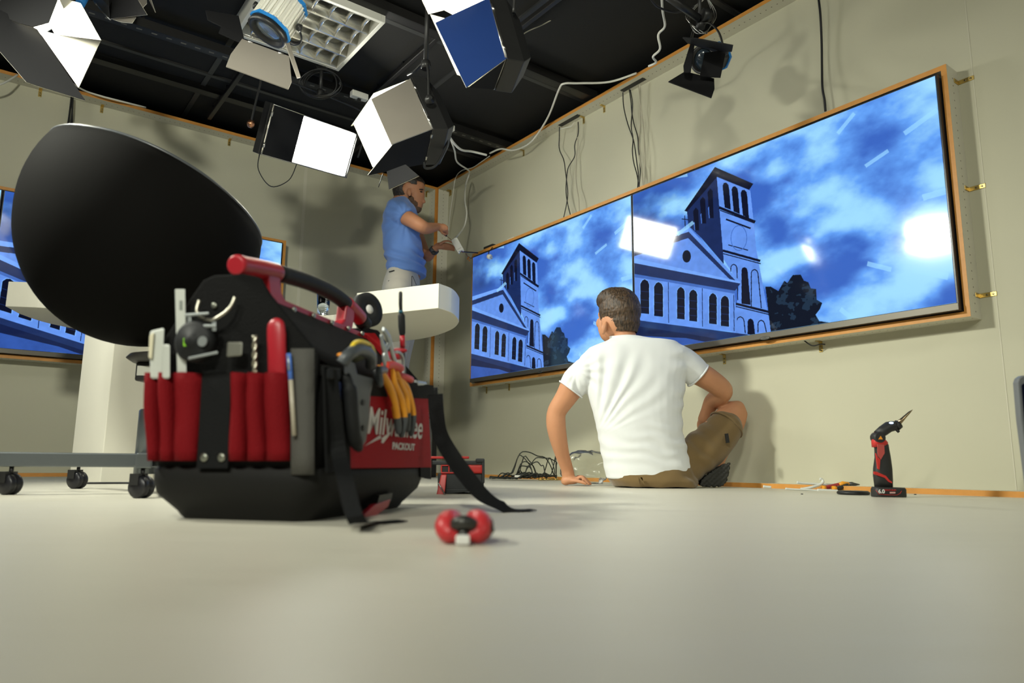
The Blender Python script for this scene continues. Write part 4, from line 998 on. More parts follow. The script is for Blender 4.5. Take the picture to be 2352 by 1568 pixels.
# ================================================================== red cutters in the foreground
root = thing('side_cutters', 'blurred red handled side cutters lying nearest the camera', 'pliers', atz(1068, 1250, 0))
Yp = root.location.y; G_ = lambda x, y, d=0: at(950+x/5.227, 1000+y/5.227, Yp+d)
mr_ = M('cutter_red', (.50, .03, .035), .4)
MB().tube(catmull([G_(500, 1000, .07), G_(430, 1035, .04), G_(400, 1100, .015), G_(420, 1165, .004), G_(490, 1190, .0)], 5), [.010, .012, .0135, .0145, .0155, .016, .0165, .0165, .0165, .0165, .016, .0155, .015, .0145, .014, .0135, .013, .0125, .012, .011, .010], 14, round_=True).build('handle', mr_, root, world=True)
MB().tube(catmull([G_(710, 1000, .07), G_(775, 1030, .04), G_(805, 1095, .015), G_(785, 1165, .004), G_(710, 1190, .0)], 5), [.010, .012, .0135, .0145, .0155, .016, .0165, .0165, .0165, .0165, .016, .0155, .015, .0145, .014, .0135, .013, .0125, .012, .011, .010], 14, round_=True).build('handle', mr_, root, world=True)
MB().tube([G_(905, 1040, .02), G_(900, 1130, .01), G_(880, 1200, .01)], [.006, .008, .005], 10, round_=True).build('grip_side', m_tb, root, world=True)
MB().lathe([(.012, 0), (.018, .004), (.018, .014), (.012, .018)], 20, G_(600, 1120, -.004)+V((0, 0, -.004)), (0, .5, 1)).build('joint', M('joint_steel', (.06, .06, .055), .4, .7), root, world=True)
MB().tube([G_(600, 1120, .0), G_(595, 1200, -.006), G_(590, 1230, -.012)], [.010, .008, .005], 12).build('jaws', M('joint_steel', (.06, .06, .055), .4, .7), root, world=True)
MB().box(-.009, .009, -.003, .003, 0, .012, fr=lambda x, y, z: G_(590, 1290, -.018)*1+V((x, y, z-.002))).build('pale_tab', m_wt, root, world=True, bevel=.002)
# ================================================================== large tool bag
m_fab = M('bag_canvas', (.0065, .0066, .0066), .85, spec=.12, bump=.5, bs=260)
m_fab2 = M('bag_canvas_grey', (.018, .018, .0175), .85, spec=.12, bump=.5, bs=260)
m_fred = M('bag_red_canvas', (.17, .005, .008), .75, spec=.12, bump=.5, bs=240)
m_fred2 = M('bag_panel_red', (.33, .011, .018), .65, spec=.12, bump=.3, bs=240)
m_rub = M('bag_rubber', (.009, .009, .0085), .65, spec=.25, bump=.1, bs=90)
m_hred = M('bag_handle_red', (.36, .014, .024), .38)
m_grip = M('bag_grip', (.012, .013, .014), .62, spec=.3, bump=.1)
m_web = M('webbing', (.009, .0095, .010), .7, spec=.12, bump=.4, bs=300)
m_webg = M('webbing_grey', (.085, .083, .075), .7, spec=.12, bump=.4, bs=300)
m_riv = M('rivet', (.30, .31, .26), .4, .9)
BP = atz(740, 1206, 0); au = V((.222, .975, 0)).normalized(); av = V((-.975, .222, 0)).normalized()
bag = thing('tool_bag', 'large open black and red tool bag with a padded arched handle', 'tool bag', mat=frame(BP, au, av))
iB = bag.matrix_basis.inverted()
def bu(x, y, v=0.): return iB @ plane(x, y, BP+av*v, av)       # point on a plane v = const
def be(x, y, u=0.): return iB @ plane(x, y, BP+au*u, au)       # point on a plane u = const
UL, V0, V1 = .545, .012, .352
def rrect(u0, u1, v0, v1, r, w, n=5):
    P = []
    for (cu, cv, a0) in ((u1-r, v1-r, 0), (u0+r, v1-r, 90), (u0+r, v0+r, 180), (u1-r, v0+r, 270)):
        for k in range(n+1): a = R(a0+90*k/n); P.append((cu+r*math.cos(a), cv+r*math.sin(a), w))
    return P
# moulded base
mb = MB(); mb.loft([rrect(.045, UL-.05, V0+.045, V1-.045, .03, .0), rrect(.04, UL-.045, V0+.04, V1-.04, .03, .006), rrect(.034, UL-.04, V0+.034, V1-.034, .035, .014),
                    rrect(.004, UL-.006, V0+.006, V1-.004, .05, .045), rrect(-.002, UL, V0, V1, .05, .066), rrect(-.002, UL, V0, V1, .05, .088), rrect(.004, UL-.004, V0+.004, V1-.004, .05, .094)], True, True)
mb.build('moulded_base', m_rub, bag)
# canvas body, open at the top
R0 = [rrect(.004, UL-.004, V0+.004, V1-.004, .045, .090), rrect(.001, UL-.002, V0-.002, V1+.002, .045, .15), rrect(.0, UL-.004, V0+.0, V1, .045, .22), rrect(.006, UL-.008, V0+.008, V1-.006, .04, .262)]
R1 = [[(.5*UL+(p[0]-.5*UL)*.975, .182+(p[1]-.182)*.955, p[2]) for p in r] for r in R0[::-1]]
R1[-1] = [(p[0], p[1], .10) for p in R1[-1]]
MB().loft(R0+R1, True, True).build('canvas_body', m_fab, bag)
mb = MB(); mb.loft([rrect(.002, UL-.004, V0+.002, V1-.002, .045, .25), rrect(.0, UL-.002, V0, V1, .045, .268), rrect(.008, UL-.012, V0+.008, V1-.008, .04, .27), rrect(.008, UL-.012, V0+.008, V1-.008, .04, .25)], False, True)
mb.build('top_binding', m_fab2, bag)
# pentagonal end panels
def endp(u, name, mt, th):
    vc = .2
    poly = [(V0+.015, .10), (V0+.012, .285), (vc-.075, .395), (vc-.052, .428), (vc-.02, .436), (vc+.04, .436), (vc+.062, .428), (vc+.085, .395), (V1-.012, .31), (V1-.015, .10)]
    mb = MB(); mb.prism([(u, a, b) for a, b in poly], (th, 0, 0)); return mb.build(name, mt, bag, bevel=.004)
endp(.0, 'end_panel', m_fab, .012); endp(UL-.012, 'end_panel', m_fab, .008); 
poly = [(V0+.028, .10), (V0+.026, .280), (.13, .388), (.155, .420), (.24, .424), (.272, .388), (V1-.026, .30), (V1-.028, .10)]
MB().prism([(UL-.016, a, b) for a, b in poly], (.004, 0, 0)).build('red_lining', M('lining_red', (.22, .006, .008), .8, spec=.12, bump=.3), bag)
# red top rail with rivets and canvas apron
VR = .19
MB().box(.014, UL+.03, VR-.016, VR+.016, .402, .417).build('top_rail', m_hred, bag, bevel=.003)
ap = MB(); N = 16; top = []; bot = []
for k in range(N+1):
    u_ = .01+(UL-.02)*k/N; q = abs(k/N-.5)*2
    w_ = .30-.012*(1-q**2.5)*0-.0*q; low = .285+.085*(q**6)*0
    top.append((u_, .405)); bot.append((u_, .33-.055*(1-q**4)))
rg = []
for (u1_, w1_), (u2_, w2_) in zip(top, bot):
    pr = []
    for t_ in (0, .35, .7, 1): w__ = w1_+(w2_-w1_)*t_; v__ = VR-.017-(.405-w__)*.93; pr.append((u1_, max(v__, V0-.002), w__))
    rg.append(pr+[(a, b+.004, c) for a, b, c in pr[::-1]])
ap.loft(rg, True, True); ap.build('top_apron', m_fab2, bag)
rg2 = [[(a, 2*VR-b, c) for a, b, c in r] for r in rg]; MB().loft(rg2, True, True).build('top_apron', m_fab2, bag)
for (x, y) in ((626, 691), (675, 711), (720, 725), (762, 741), (800, 754), (832, 766)):
    p = bu(x, y, VR-.02); MB().lathe([(.0055, -.002), (.0062, .002), (.004, .004)], 14, p, (0, -1, 0)).build('rivet', m_riv, bag)
# handle
HP = [V((u_, VR+.005, w_)) for u_, w_ in ((.0, .452), (.06, .462), (.12, .471), (.20, .480), (.28, .486), (.36, .487), (.43, .481), (.50, .466), (.56, .447))]
HC = catmull(HP, 5)
def hseg(i0, i1, r, mt, nm, rnd_=True): return MB().tube(HC[i0:i1], r, 22, round_=False).build(nm, mt, bag, bevel=.004)
MB().tube([HC[0]-V((.004, 0, .001))]+HC[0:12], [.016]+[.0195]*2+[.0185]*10, 22).build('handle_end', m_hred, bag, bevel=.003)
MB().tube(HC[11:32], [.0172]*21, 22).build('handle_grip', m_grip, bag)
MB().tube(HC[31:38], [.0185]*7, 22).build('handle_end', m_hred, bag, bevel=.003)
MB().tube(HC[37:41], [.0192]*4, 22).build('handle_cap', m_grip, bag, bevel=.004)
for u_, h_ in ((.105, .462), (.445, .470)):
    sg = 1 if u_ < .2 else -1
    MB().prism([(u_-.012*sg, VR-.009, .414), (u_+.055*sg, VR-.009, .414), (u_+.030*sg, VR-.009, .432), (u_+.022*sg, VR-.009, h_), (u_-.022*sg, VR-.009, h_), (u_-.022*sg, VR-.009, .445)] if sg > 0 else
               [(u_-.055, VR-.009, .414), (u_+.012, VR-.009, .414), (u_+.022, VR-.009, .445), (u_+.022, VR-.009, h_), (u_-.022, VR-.009, h_), (u_-.030, VR-.009, .432)], (0, .026, 0)).build('handle_post', m_hred, bag, bevel=.004)
# red pockets on the near end, each a bulging tube of canvas
def pocket(xa, xb, xc, xd, bl=.022):
    """xa, xb = edges at the mouth, xc, xd = edges at the foot, photo columns"""
    rings = []
    for k in range(9):
        t_ = k/8; y = 858+200*t_; l = be(xa+(xc-xa)*t_, y, -.006); r = be(xb+(xd-xb)*t_, y, -.006)
        pr = []
        for j in range(11):
            q = j/10; p = l.lerp(r, q); b_ = (math.sin(PI*q)**.6)*bl*(1-.35*t_**2)+.002*math.sin(7*t_+xa); p.x -= b_; pr.append(p)
        rings.append(pr+[V((.004, p.y, p.z)) for p in (pr[-1], pr[0])])
    MB().loft(rings, True, True).build('tool_pocket', m_fred, bag)
for a in ((338, 371, 341, 368), (371, 405, 371, 402), (404, 465, 402, 452), (536, 572, 528, 566), (571, 610, 568, 612), (609, 664, 612, 664)): pocket(*a)
mb = MB(); P_ = [be(468, 850, -.004), be(534, 850, -.004), be(526, 1075, -.008), be(455, 1075, -.008)]; mb.prism(P_, (-.004, 0, 0)); mb.build('centre_panel', m_web, bag)
for x in (470, 510): MB().lathe([(.0072, 0), (.0078, .002), (.004, .004)], 16, be(x, 1050, -.012), (-1, 0, 0)).build('rivet', m_riv, bag)
MB().lathe([(.005, 0), (.0055, .002), (.003, .003)], 14, be(493, 702, -.004), (-1, 0, 0)).build('rivet', m_riv, bag)
# grey webbing around the near corner, black webbing, red side panel with lettering
def sw(name, P, mt, th=.004, v=V0-.003, bev=0): return MB().prism([bu(x, y, v) for x, y in P], (0, th, 0)).build(name, mt, bag, bevel=bev)
mb = MB(); rg = []
for k in range(7):
    t_ = k/6; y = 800+290*t_
    rg.append([be(668, y, -.004), be(690, y, -.007), be(722, y, -.001), be(722, y, .003), be(690, y, -.002), be(668, y, .0)])
mb.loft(rg); mb.build('corner_webbing', m_webg, bag)
sw('side_panel', [(797, 905), (983, 912), (991, 1073), (800, 1075)], m_fred2, .003, V0-.004)
sw('side_webbing', [(745, 842), (800, 850), (806, 1085), (752, 1085)], m_web, .004, V0-.006)
sw('side_webbing', [(962, 905), (982, 908), (990, 1100), (966, 1095)], m_web, .004, V0-.003)
sw('side_binding', [(756, 845), (996, 885), (998, 916), (756, 905)], m_fab2, .006, V0-.006)
mlet = M('print_cream', (.66, .62, .60), .6)
def fl(x, y, v=V0-.0056): return frame(bu(x, y, v), (1, 0, 0), (0, 0, 1))
text_mesh('side_lettering', 'Milwaukee', .074, mlet, bag, fl(842, 994), extrude=.0003, shear=.18, bold=.0009, sx=.98)
text_mesh('side_lettering', 'PACKOUT', .0200, mlet, bag, fl(901, 1031), extrude=.0003, bold=.0007, sx=1.42)
b_ = [(841, 1022), (878, 995), (882, 1003), (906, 985), (890, 1004), (886, 997), (842, 1024)]
MB().prism([bu(x, y, V0-.0052) for x, y in ((838, 1024), (870, 1001), (876, 1000), (874, 1008), (906, 984), (880, 1018), (876, 1016), (878, 1006), (866, 1010))], (0, .0006, 0)).build('lightning_mark', mlet, bag)
# red latch at the foot
MB().prism([bu(x, y, V0+.0) for x, y in ((872, 1137), (902, 1132), (898, 1150), (866, 1158))], (0, .02, 0)).build('latch_recess', m_black, bag)
MB().prism([bu(x, y, V0-.003) for x, y in ((862, 1158), (898, 1146), (892, 1164), (866, 1184), (836, 1190), (838, 1180))], (0, .012, 0)).build('foot_latch', m_hred, bag, bevel=.002)
# straps
def ribbon(name, pts, wd, mt, parent, wdir, th=.002, k=6, wend=None):
    P = catmull(pts, k); rings = []; w0_ = V(wdir); w1_ = V(wend) if wend else w0_
    for i, p in enumerate(P):
        wd_ = w0_.lerp(w1_, max(0, min(1, i/(len(P)-1)*1.5-.35)))
        t_ = (P[min(i+1, len(P)-1)]-P[max(i-1, 0)]).normalized(); a = (wd_-t_*wd_.dot(t_)).normalized(); n = t_.cross(a)
        rings.append([p+a*wd/2+n*th/2, p-a*wd/2+n*th/2, p-a*wd/2-n*th/2, p+a*wd/2-n*th/2])
    return MB().loft(rings, True, False).build(name, mt, parent, world=True)
rp2 = [at(1000, 905, 1.66), at(1003, 950, 1.66), at(1012, 1000, 1.65), at(1040, 1050, 1.62), at(1075, 1098, 1.60), at(1110, 1138, 1.58), at(1148, 1160, 1.57)]
q1 = atz(1180, 1171, .004); q2 = atz(1224, 1170, .004)
ribbon('shoulder_strap', rp2+[q1, q2], .036, m_web, bag, (1, -.25, .55), wend=(.35, .9, .02))
rp3 = [bag.matrix_basis @ bu(757, 850, V0-.012), bag.matrix_basis @ bu(768, 950, V0-.014), bag.matrix_basis @ bu(778, 1040, V0-.02), at(795, 1110, 1.17), at(808, 1165, 1.13), at(822, 1196, 1.10), atz(850, 1200, .004), atz(885, 1198, .003), atz(925, 1195, .003)]
ribbon('loose_strap', rp3, .026, m_web, bag, (1, .2, .0))
MB().hexa([bu(750, 870, V0-.02), bu(782, 872, V0-.02), bu(782, 872, V0-.006), bu(750, 870, V0-.006), bu(752, 845, V0-.02), bu(784, 846, V0-.02), bu(784, 846, V0-.006), bu(752, 845, V0-.006)]).build('strap_buckle', m_grip, bag, bevel=.003)
MB().prism([bu(x, y, V0-.0135) for x, y in ((762, 874), (784, 878), (786, 918), (766, 916))], (0, .003, 0)).build('blue_tag', M('tag_blue', (.06, .09, .25), .5), bag)
p = bag.matrix_basis @ bu(1000, 935, V0+.01)
MB().tube(catmull([bag.matrix_basis @ bu(998, 890, V0+.01), p, bag.matrix_basis @ bu(1006, 968, V0+.01), bag.matrix_basis @ bu(1002, 980, V0)], 5), .008, 10).build('strap_hook', m_grip, bag, world=True)

# ------------------------------------------------------------------ tools in and on the bag (each a thing of its own)
BM = bag.matrix_basis
def EW(x, y, u=0.): return plane(x, y, BP+au*u, au)
def UW(x, y, v=0.): return plane(x, y, BP+av*v, av)
def tool(name, label, cat, loc, group=None): return thing(name, label, cat, loc, group=group)
m_pale = M('pale_plastic', (.50, .52, .48), .45); m_sil = M('dull_silver', (.40, .43, .43), .4, .7)
uo = -.020
def hx(root, name, P4, u0, u1, mt, bev=.001):     # box with its outline on the near end plane
    return MB().hexa([EW(*P4[0], u0), EW(*P4[1], u0), EW(*P4[1], u1), EW(*P4[0], u1), EW(*P4[3], u0), EW(*P4[2], u0), EW(*P4[2], u1), EW(*P4[3], u1)]).build(name, mt, root, world=True, bevel=bev)
r = tool('marker_tube', 'tall white tube with a dark tip in the leftmost bag pocket', 'tube', EW(358, 900, uo))
hx(r, 'barrel', [(345, 870), (372, 870), (378, 752), (344, 760)], uo-.006, uo+.006, m_pale, .004); hx(r, 'clip', [(341, 822), (349, 825), (354, 762), (343, 770)], uo-.012, uo-.006, M('clip_cream', (.62, .58, .42), .4), .002)
r = tool('marker_tube', 'shorter pale tube with small print, right of the tall one in the left bag pockets', 'tube', EW(380, 900, uo))
hx(r, 'barrel', [(369, 870), (391, 870), (391, 790), (372, 790)], uo-.008, uo+.002, m_pale, .004)
r = tool('steel_rule', 'pale upright rule sticking highest out of the left bag pockets', 'ruler', EW(418, 900, uo))
hx(r, 'blade', [(408, 900), (429, 900), (425, 664), (402, 664)], uo-.004, uo+.002, m_pale, .001); hx(r, 'print', [(412, 712), (419, 712), (419, 690), (412, 690)], uo-.0046, uo-.004, M('rule_print', (.2, .22, .2), .6), 0)
r = tool('clamp_fitting', 'dull silver double barred fitting clipped beside the upright rule', 'clamp', EW(455, 730, -.03))
hx(r, 'bar', [(424, 728), (480, 722), (480, 716), (424, 720)], -.04, -.03, m_sil, .002); hx(r, 'bar', [(420, 752), (496, 752), (496, 744), (420, 746)], -.04, -.03, m_sil, .002)
hx(r, 'post', [(430, 750), (440, 750), (438, 722), (430, 722)], -.038, -.032, m_sil, .001); hx(r, 'post', [(487, 760), (496, 760), (496, 738), (487, 738)], -.038, -.032, m_sil, .001)
r = tool('d_ring', 'metal ring hanging from the near end of the tool bag', 'ring', EW(500, 705, -.02))
cpt = [EW(456+2, 690, -.02), EW(452, 712, -.024), EW(462, 728, -.026), EW(485, 735, -.028), EW(512, 722, -.026), EW(530, 704, -.022), EW(540, 682, -.018)]
MB().tube(catmull(cpt, 6), .0032, 10).build('ring_wire', M('ring_metal', (.42, .40, .33), .35, .9), r, world=True)
r = tool('tape_measure', 'round black tape measure with a green button clipped on the near end of the bag', 'tape measure', EW(465, 787, -.03))
MB().lathe([(.030, 0), (.036, .004), (.036, .026), (.030, .030), (.012, .031), (.011, .034), (.001, .034)], 28, EW(464, 788, -.012), (-1*au.x, -1*au.y, 0), sx=(1, 1)).build('casing', m_grip, r, world=True)
MB().lathe([(.009, 0), (.009, .002)], 18, EW(466, 784, -.047), (-au.x, -au.y, 0)).build('hub_disc', m_sil, r, world=True)
hx(r, 'green_button', [(421, 795), (429, 795), (429, 776), (421, 776)], -.044, -.036, M('lime', (.25, .60, .03), .4), .001)
hx(r, 'belt_clip', [(432, 826), (500, 812), (500, 806), (432, 820)], -.050, -.046, m_sil, .001)
r = tool('metal_tag', 'flat pale metal plate right of the tape measure', 'plate', EW(528, 802, -.02))
hx(r, 'plate', [(520, 820), (556, 817), (558, 785), (522, 785)], -.030, -.022, M('plate_dull', (.20, .20, .17), .45, .5), .003)
r = tool('drill_bit', 'short twist drill bit standing in a right hand bag pocket', 'drill bit', EW(584, 860, uo))
mb = MB(); 
for ph in (0, PI):
    mb.tube([EW(585, 858-88*k/14, uo)+V((.0026*math.cos(ph+k*.95), .002*math.sin(ph+k*.95), 0)) for k in range(15)], .0027, 8)
mb.build('flutes', M('bit_steel', (.42, .40, .32), .35, .9), r, world=True); MB().tube([EW(583, 880, uo), EW(584, 838, uo)], .003, 8).build('shank', M('bit_steel', (.42, .40, .32), .35, .9), r, world=True)
r = tool('red_handled_tool', 'tool with a thick red handle in the bag pocket nearest the corner', 'tool', EW(637, 860, uo))
MB().tube([EW(638, 880, -.005), EW(637, 850, -.012), EW(636, 800, -.014), EW(635, 770, -.014), EW(634, 752, -.014)], [.017, .0175, .0175, .018, .017], 18, flat=(.55, 1.0), round_=True, up=(au.x, au.y, 0)).build('red_handle', m_hred, r, world=True)
r = tool('ballpoint_pen', 'thin blue and clear pen tucked beside the grey corner webbing', 'pen', EW(668, 900, -.008))
mb = MB(); mb.tube([EW(663, 812, -.012), EW(668, 872, -.012)], .0042, 10); mb.build('blue_barrel', M('pen_blue', (.08, .20, .65), .35), r, world=True)
MB().tube([EW(668, 872, -.012), EW(676, 1000, -.012)], .004, 10).build('clear_barrel', M('pen_pale', (.42, .38, .30), .35), r, world=True)
MB().tube([EW(662, 812, -.014), EW(664, 850, -.017)], .002, 8).build('clip', m_sil, r, world=True)
# long side
vo = V0-.02
r = tool('wire_stripper', 'black and dark blue grey stripping tool hanging on the long side of the bag', 'tool', UW(820, 900, vo))
MB().tube(catmull([UW(795, 868, vo), UW(803, 900, vo-.006), UW(806, 950, vo-.008), UW(812, 1000, vo-.008), UW(824, 1028, vo-.006)], 5), [.010]*4+[.0135]*10+[.013]*4+[.011, .010, .008], 14, round_=True).build('black_handle', m_grip, r, world=True)
m_sl = M('slate_plastic', (.06, .068, .075), .4)
MB().prism([UW(x, y, vo-.004) for x, y in ((791, 822), (812, 832), (818, 860), (856, 868), (848, 905), (846, 960), (838, 1012), (828, 1028), (824, 960), (816, 890), (800, 868), (790, 855))], (0, .012, 0)).build('slate_body', m_sl, r, world=True, bevel=.003)
for x, y in ((834, 924), (834, 983)): MB().lathe([(.0055, 0), (.0055, .002)], 14, UW(x, y, vo-.0045), (-av.x, -av.y, 0)).build('hole', m_black, r, world=True)
MB().tube(catmull([UW(785, 835, vo-.004), UW(800, 815, vo-.012), UW(825, 802, vo-.014), UW(850, 815, vo-.01), UW(852, 840, vo)], 5), .011, 12).build('jaw_body', m_sl, r, world=True)
r = tool('yellow_coil', 'yellow topped dark spool resting on the bag edge above the stripping tool', 'spool', UW(825, 800, -.01))
MB().tube(catmull([UW(806, 802, -.02), UW(815, 788, -.022), UW(832, 785, -.022), UW(852, 795, -.02), UW(860, 815, -.018)], 5), .0042, 10).build('yellow_band', M('band_yellow', (.75, .55, .03), .4), r, world=True)
MB().ell(UW(822, 808, -.0), .028, .020, .017, rot=Matrix.Rotation(-.5, 3, 'Y')).build('spool_body', M('spool_dark', (.06, .065, .035), .5), r, world=True)
MB().ell(UW(784, 815, -.01), .008, .006, .004).build('orange_end', m_or, r, world=True)
m_am = M('handle_amber', (.80, .33, .02), .45); m_rr = M('handle_orange_red', (.60, .05, .03), .45)
def plier(label, tp, hand1, hand2, v):
    r = tool('insulated_pliers', label, 'pliers', UW(*tp, v))
    for H in (hand1, hand2):
        P = catmull([UW(x, y, v-.010) for x, y in H], 4); n = len(P)
        rr = [.0062+.0022*math.sin(PI*i/(n-1))**.5 for i in range(n)]
        MB().tube(P, rr, 12, round_=True).build('amber_handle', m_am, r, world=True)
        MB().tube([p+V((-.0038, -.0025, .001)) for p in P[:n*3//5]], [q*.72 for q in rr[:n*3//5]], 10, round_=True).build('red_inlay', m_rr, r, world=True)
        MB().tube(P[-5:], [q*1.06 for q in rr[-5:]], 12, round_=True).build('grey_tip', m_sl, r, world=True)
    return r
r = plier('left pair of orange handled pliers hooked head up over the bag edge', (905, 830), [(870, 845), (893, 885), (905, 920), (912, 960), (915, 990)], [(900, 850), (905, 880), (922, 920), (928, 960), (922, 998)], V0-.012)
MB().tube([UW(882, 850, vo), UW(866, 850, vo-.006), UW(872, 880, vo-.01)], [.009, .010, .008], 12, round_=True).build('grey_guard', m_sl, r, world=True)
MB().tube(catmull([UW(884, 840, vo), UW(900, 838, vo), UW(920, 846, vo)], 4), .009, 12).build('red_guard', m_rr, r, world=True)
mb = MB(); mb.tube(catmull([UW(895, 842, vo), UW(885, 810, vo), UW(878, 785, vo), UW(876, 768, vo)], 4), [.006]*8+[.0045]*4+[.003], 10, flat=(1.3, .7)); mb.build('jaw', m_sil, r, world=True)
mb = MB(); mb.tube(catmull([UW(886, 842, vo), UW(882, 815, vo), UW(892, 790, vo)], 4), .0045, 10); mb.build('jaw', m_sil, r, world=True)
r = plier('right pair of orange handled pliers hooked head up over the bag edge', (925, 840), [(912, 868), (930, 885), (942, 920), (948, 955), (944, 995)], [(908, 850), (918, 880), (932, 910), (935, 950), (936, 985)], V0-.006)
MB().tube(catmull([UW(915, 862, vo+.004), UW(930, 866, vo), UW(944, 872, vo)], 4), .0075, 12).build('red_guard', m_rr, r, world=True)
mb = MB(); mb.tube(catmull([UW(912, 850, -.002), UW(902, 815, -.004), UW(892, 775, -.006), UW(880, 755, -.008)], 4), [.0065]*9+[.005]*3+[.0035], 10, flat=(1.3, .7)); mb.build('jaw', m_sil, r, world=True)
mb = MB(); mb.tube(catmull([UW(926, 862, -.004), UW(927, 830, -.004), UW(920, 812, -.004), UW(910, 808, -.004)], 4), .0035, 8); mb.build('spring_wire', m_sil, r, world=True)
MB().ell(UW(917, 805, .01), .018, .008, .006).build('red_cap', m_hred, r, world=True)
r = tool('screwdriver', 'slim black and red screwdriver standing upright at the far end of the bag', 'screwdriver', UW(921, 850, .05))
MB().tube([UW(920, 673, .05), UW(920, 700, .05), UW(921, 718, .05)], [.0045, .0045, .0038], 12, round_=True).build('tip_sleeve', m_black, r, world=True)
MB().tube([UW(920, 712, .05), UW(921, 718, .05)], .0052, 10).build('blue_band', M('band_teal', (.02, .12, .18), .4), r, world=True)
MB().tube([UW(921, 716, .05), UW(922, 725, .05), UW(923, 750, .05), UW(924, 765, .05), UW(924, 772, .05)], [.004, .0085, .0085, .0075, .005], 14).build('black_handle', m_grip, r, world=True)
MB().tube([UW(924, 770, .05), UW(925, 798, .05)], .0062, 12).build('red_collar', m_hred, r, world=True)
MB().tube([UW(925, 796, .05), UW(929, 850, .05), UW(930, 890, .05)], .0042, 10).build('shaft', m_black, r, world=True)
r = tool('tape_roll', 'black roll of tape with a pale core at the far end of the bag handle', 'tape', UW(845, 710, VR+.02))
cc_ = UW(843, 712, VR+.02); axr = V((.80, -.60, .12)).normalized()
MB().lathe([(.012, -.010), (.046, -.010), (.046, .010), (.012, .010), (.012, -.010)], 36, cc_, axr).build('tape_ring', m_grip, r, world=True)
MB().lathe([(.001, -.006), (.012, -.006), (.012, .0105), (.001, .0105)], 20, cc_, axr).build('pale_core', m_wt, r, world=True)
r = tool('glue_bottle', 'small clear and red capped bottle poking out of the far end of the bag', 'bottle', UW(905, 815, .06))
MB().tube([UW(908, 870, .06), UW(907, 826, .06)], .018, 16).build('bottle_body', M('hazy_plastic', (.32, .30, .26), .3), r, world=True)
MB().tube([UW(907, 828, .06), UW(907, 806, .06)], .014, 16).build('red_cap', m_hred, r, world=True)
r = tool('socket_key', 'small silver fitting lying on the bag edge by the far corner', 'fitting', UW(965, 877, .01))
MB().tube([UW(955, 880, .012), UW(975, 882, .012)], [.008, .006], 12, round_=True).build('metal_body', m_sil, r, world=True)
# ================================================================== people
def skin_mat(name, col):
    mt = M(name, col, .5, var=.10, vs=14, bump=.12, bs=130, spec=.35)
    b = mt.node_tree.nodes['Principled BSDF']; b.inputs['Subsurface Weight'].default_value = .06; b.inputs['Subsurface Radius'].default_value = (.02, .008, .004); return mt
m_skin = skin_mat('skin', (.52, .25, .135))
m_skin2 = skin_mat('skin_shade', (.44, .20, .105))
def cloth(name, col, bs=500, rough=.85, bump=.2): return M(name, col, rough, var=.03, vs=5, bump=bump, bs=bs, sheen=.25, spec=.2)
def limb(mb, pts, n=18, flat=None): # pts = [(point, radius)]
    P = [V(p) for p, r in pts]; rr = [r for p, r in pts]
    Q = catmull([V((i, r, 0)) for i, r in enumerate(rr)], 4); C_ = catmull(P, 4)
    mb.tube(C_, [q.y for q in Q], n, round_=True, flat=flat)
def oval(c, ex, ey, rx, ry, n=28, sq=1.0):
    c = V(c); return [c+V(ex)*(rx*math.copysign(abs(math.cos(2*PI*j/n))**sq, math.cos(2*PI*j/n)))+V(ey)*(ry*math.copysign(abs(math.sin(2*PI*j/n))**sq, math.sin(2*PI*j/n))) for j in range(n)]
def finger(mb, pts, r): limb(mb, [(p, r*k) for p, k in zip(pts, (1.05, 1.0, .92, .78))], 10)

# ---------------------------------------------------------------- man sitting on the floor
man = thing('person', 'person in a white t-shirt and olive shorts sitting on the floor, back turned to us', 'person', (.65, 3.32, 0))
Ys = 3.30
def Pm(x, y, d=0.): return at(x, y, Ys+d)
body = MB()
# head and neck
hc = Pm(1424, 722, .02)
body.ell(Pm(1423, 716, .03), .090, .104, .108, 24, 16)
body.ell(Pm(1418, 742, .02), .078, .080, .082, 20, 14)
body.ell(Pm(1400, 757, .075), .052, .060, .062, 16, 12)      # jaw, turned to the left
body.ell(Pm(1384, 748, .09), .024, .034, .05, 12, 10)
body.ell(Pm(1378, 742, .13), .020, .024, .026, 12, 10); body.ell(Pm(1382, 722, .10), .018, .03, .022, 12, 10)
limb(body, [(Pm(1428, 752, .02), .060), (Pm(1432, 775, .01), .060), (Pm(1440, 800, .0), .062), (Pm(1448, 835, 0), .08)])
# torso under the shirt
limb(body, [(Pm(1452, 850, .0), .085), (Pm(1462, 920, .0), .095), (Pm(1478, 1010, .0), .095), (Pm(1490, 1065, .03), .095)])
# left arm (propping)
LA = [(Pm(1355, 868, .02), .052), (Pm(1322, 880, .03), .060), (Pm(1298, 915, .05), .050), (Pm(1279, 945, .07), .045), (Pm(1277, 972, .08), .046), (Pm(1282, 1005, .10), .042), (Pm(1292, 1045, .14), .034), (Pm(1302, 1075, .17), .030), (Pm(1305, 1090, .18), .031)]
limb(body, LA)
# right arm, forearm passing in front of the knee
RA = [(Pm(1565, 846, .02), .052), (Pm(1603, 857, .04), .055), (Pm(1636, 876, .06), .052), (Pm(1660, 896, .09), .047), (Pm(1652, 910, .13), .044), (Pm(1636, 922, .19), .040), (Pm(1624, 945, .23), .031), (Pm(1616, 962, .25), .028)]
limb(body, RA)
# right leg: knee up, shin going down and back under the thigh
KN = Pm(1688, 945, .16)
limb(body, [(Pm(1560, 1065, .06), .070), (Pm(1620, 1015, .10), .068), (Pm(1664, 966, .14), .060), (KN, .058), (Pm(1683, 975, .17), .053), (Pm(1666, 1008, .16), .050), (Pm(1648, 1050, .13), .040), (Pm(1645, 1082, .09), .034)])
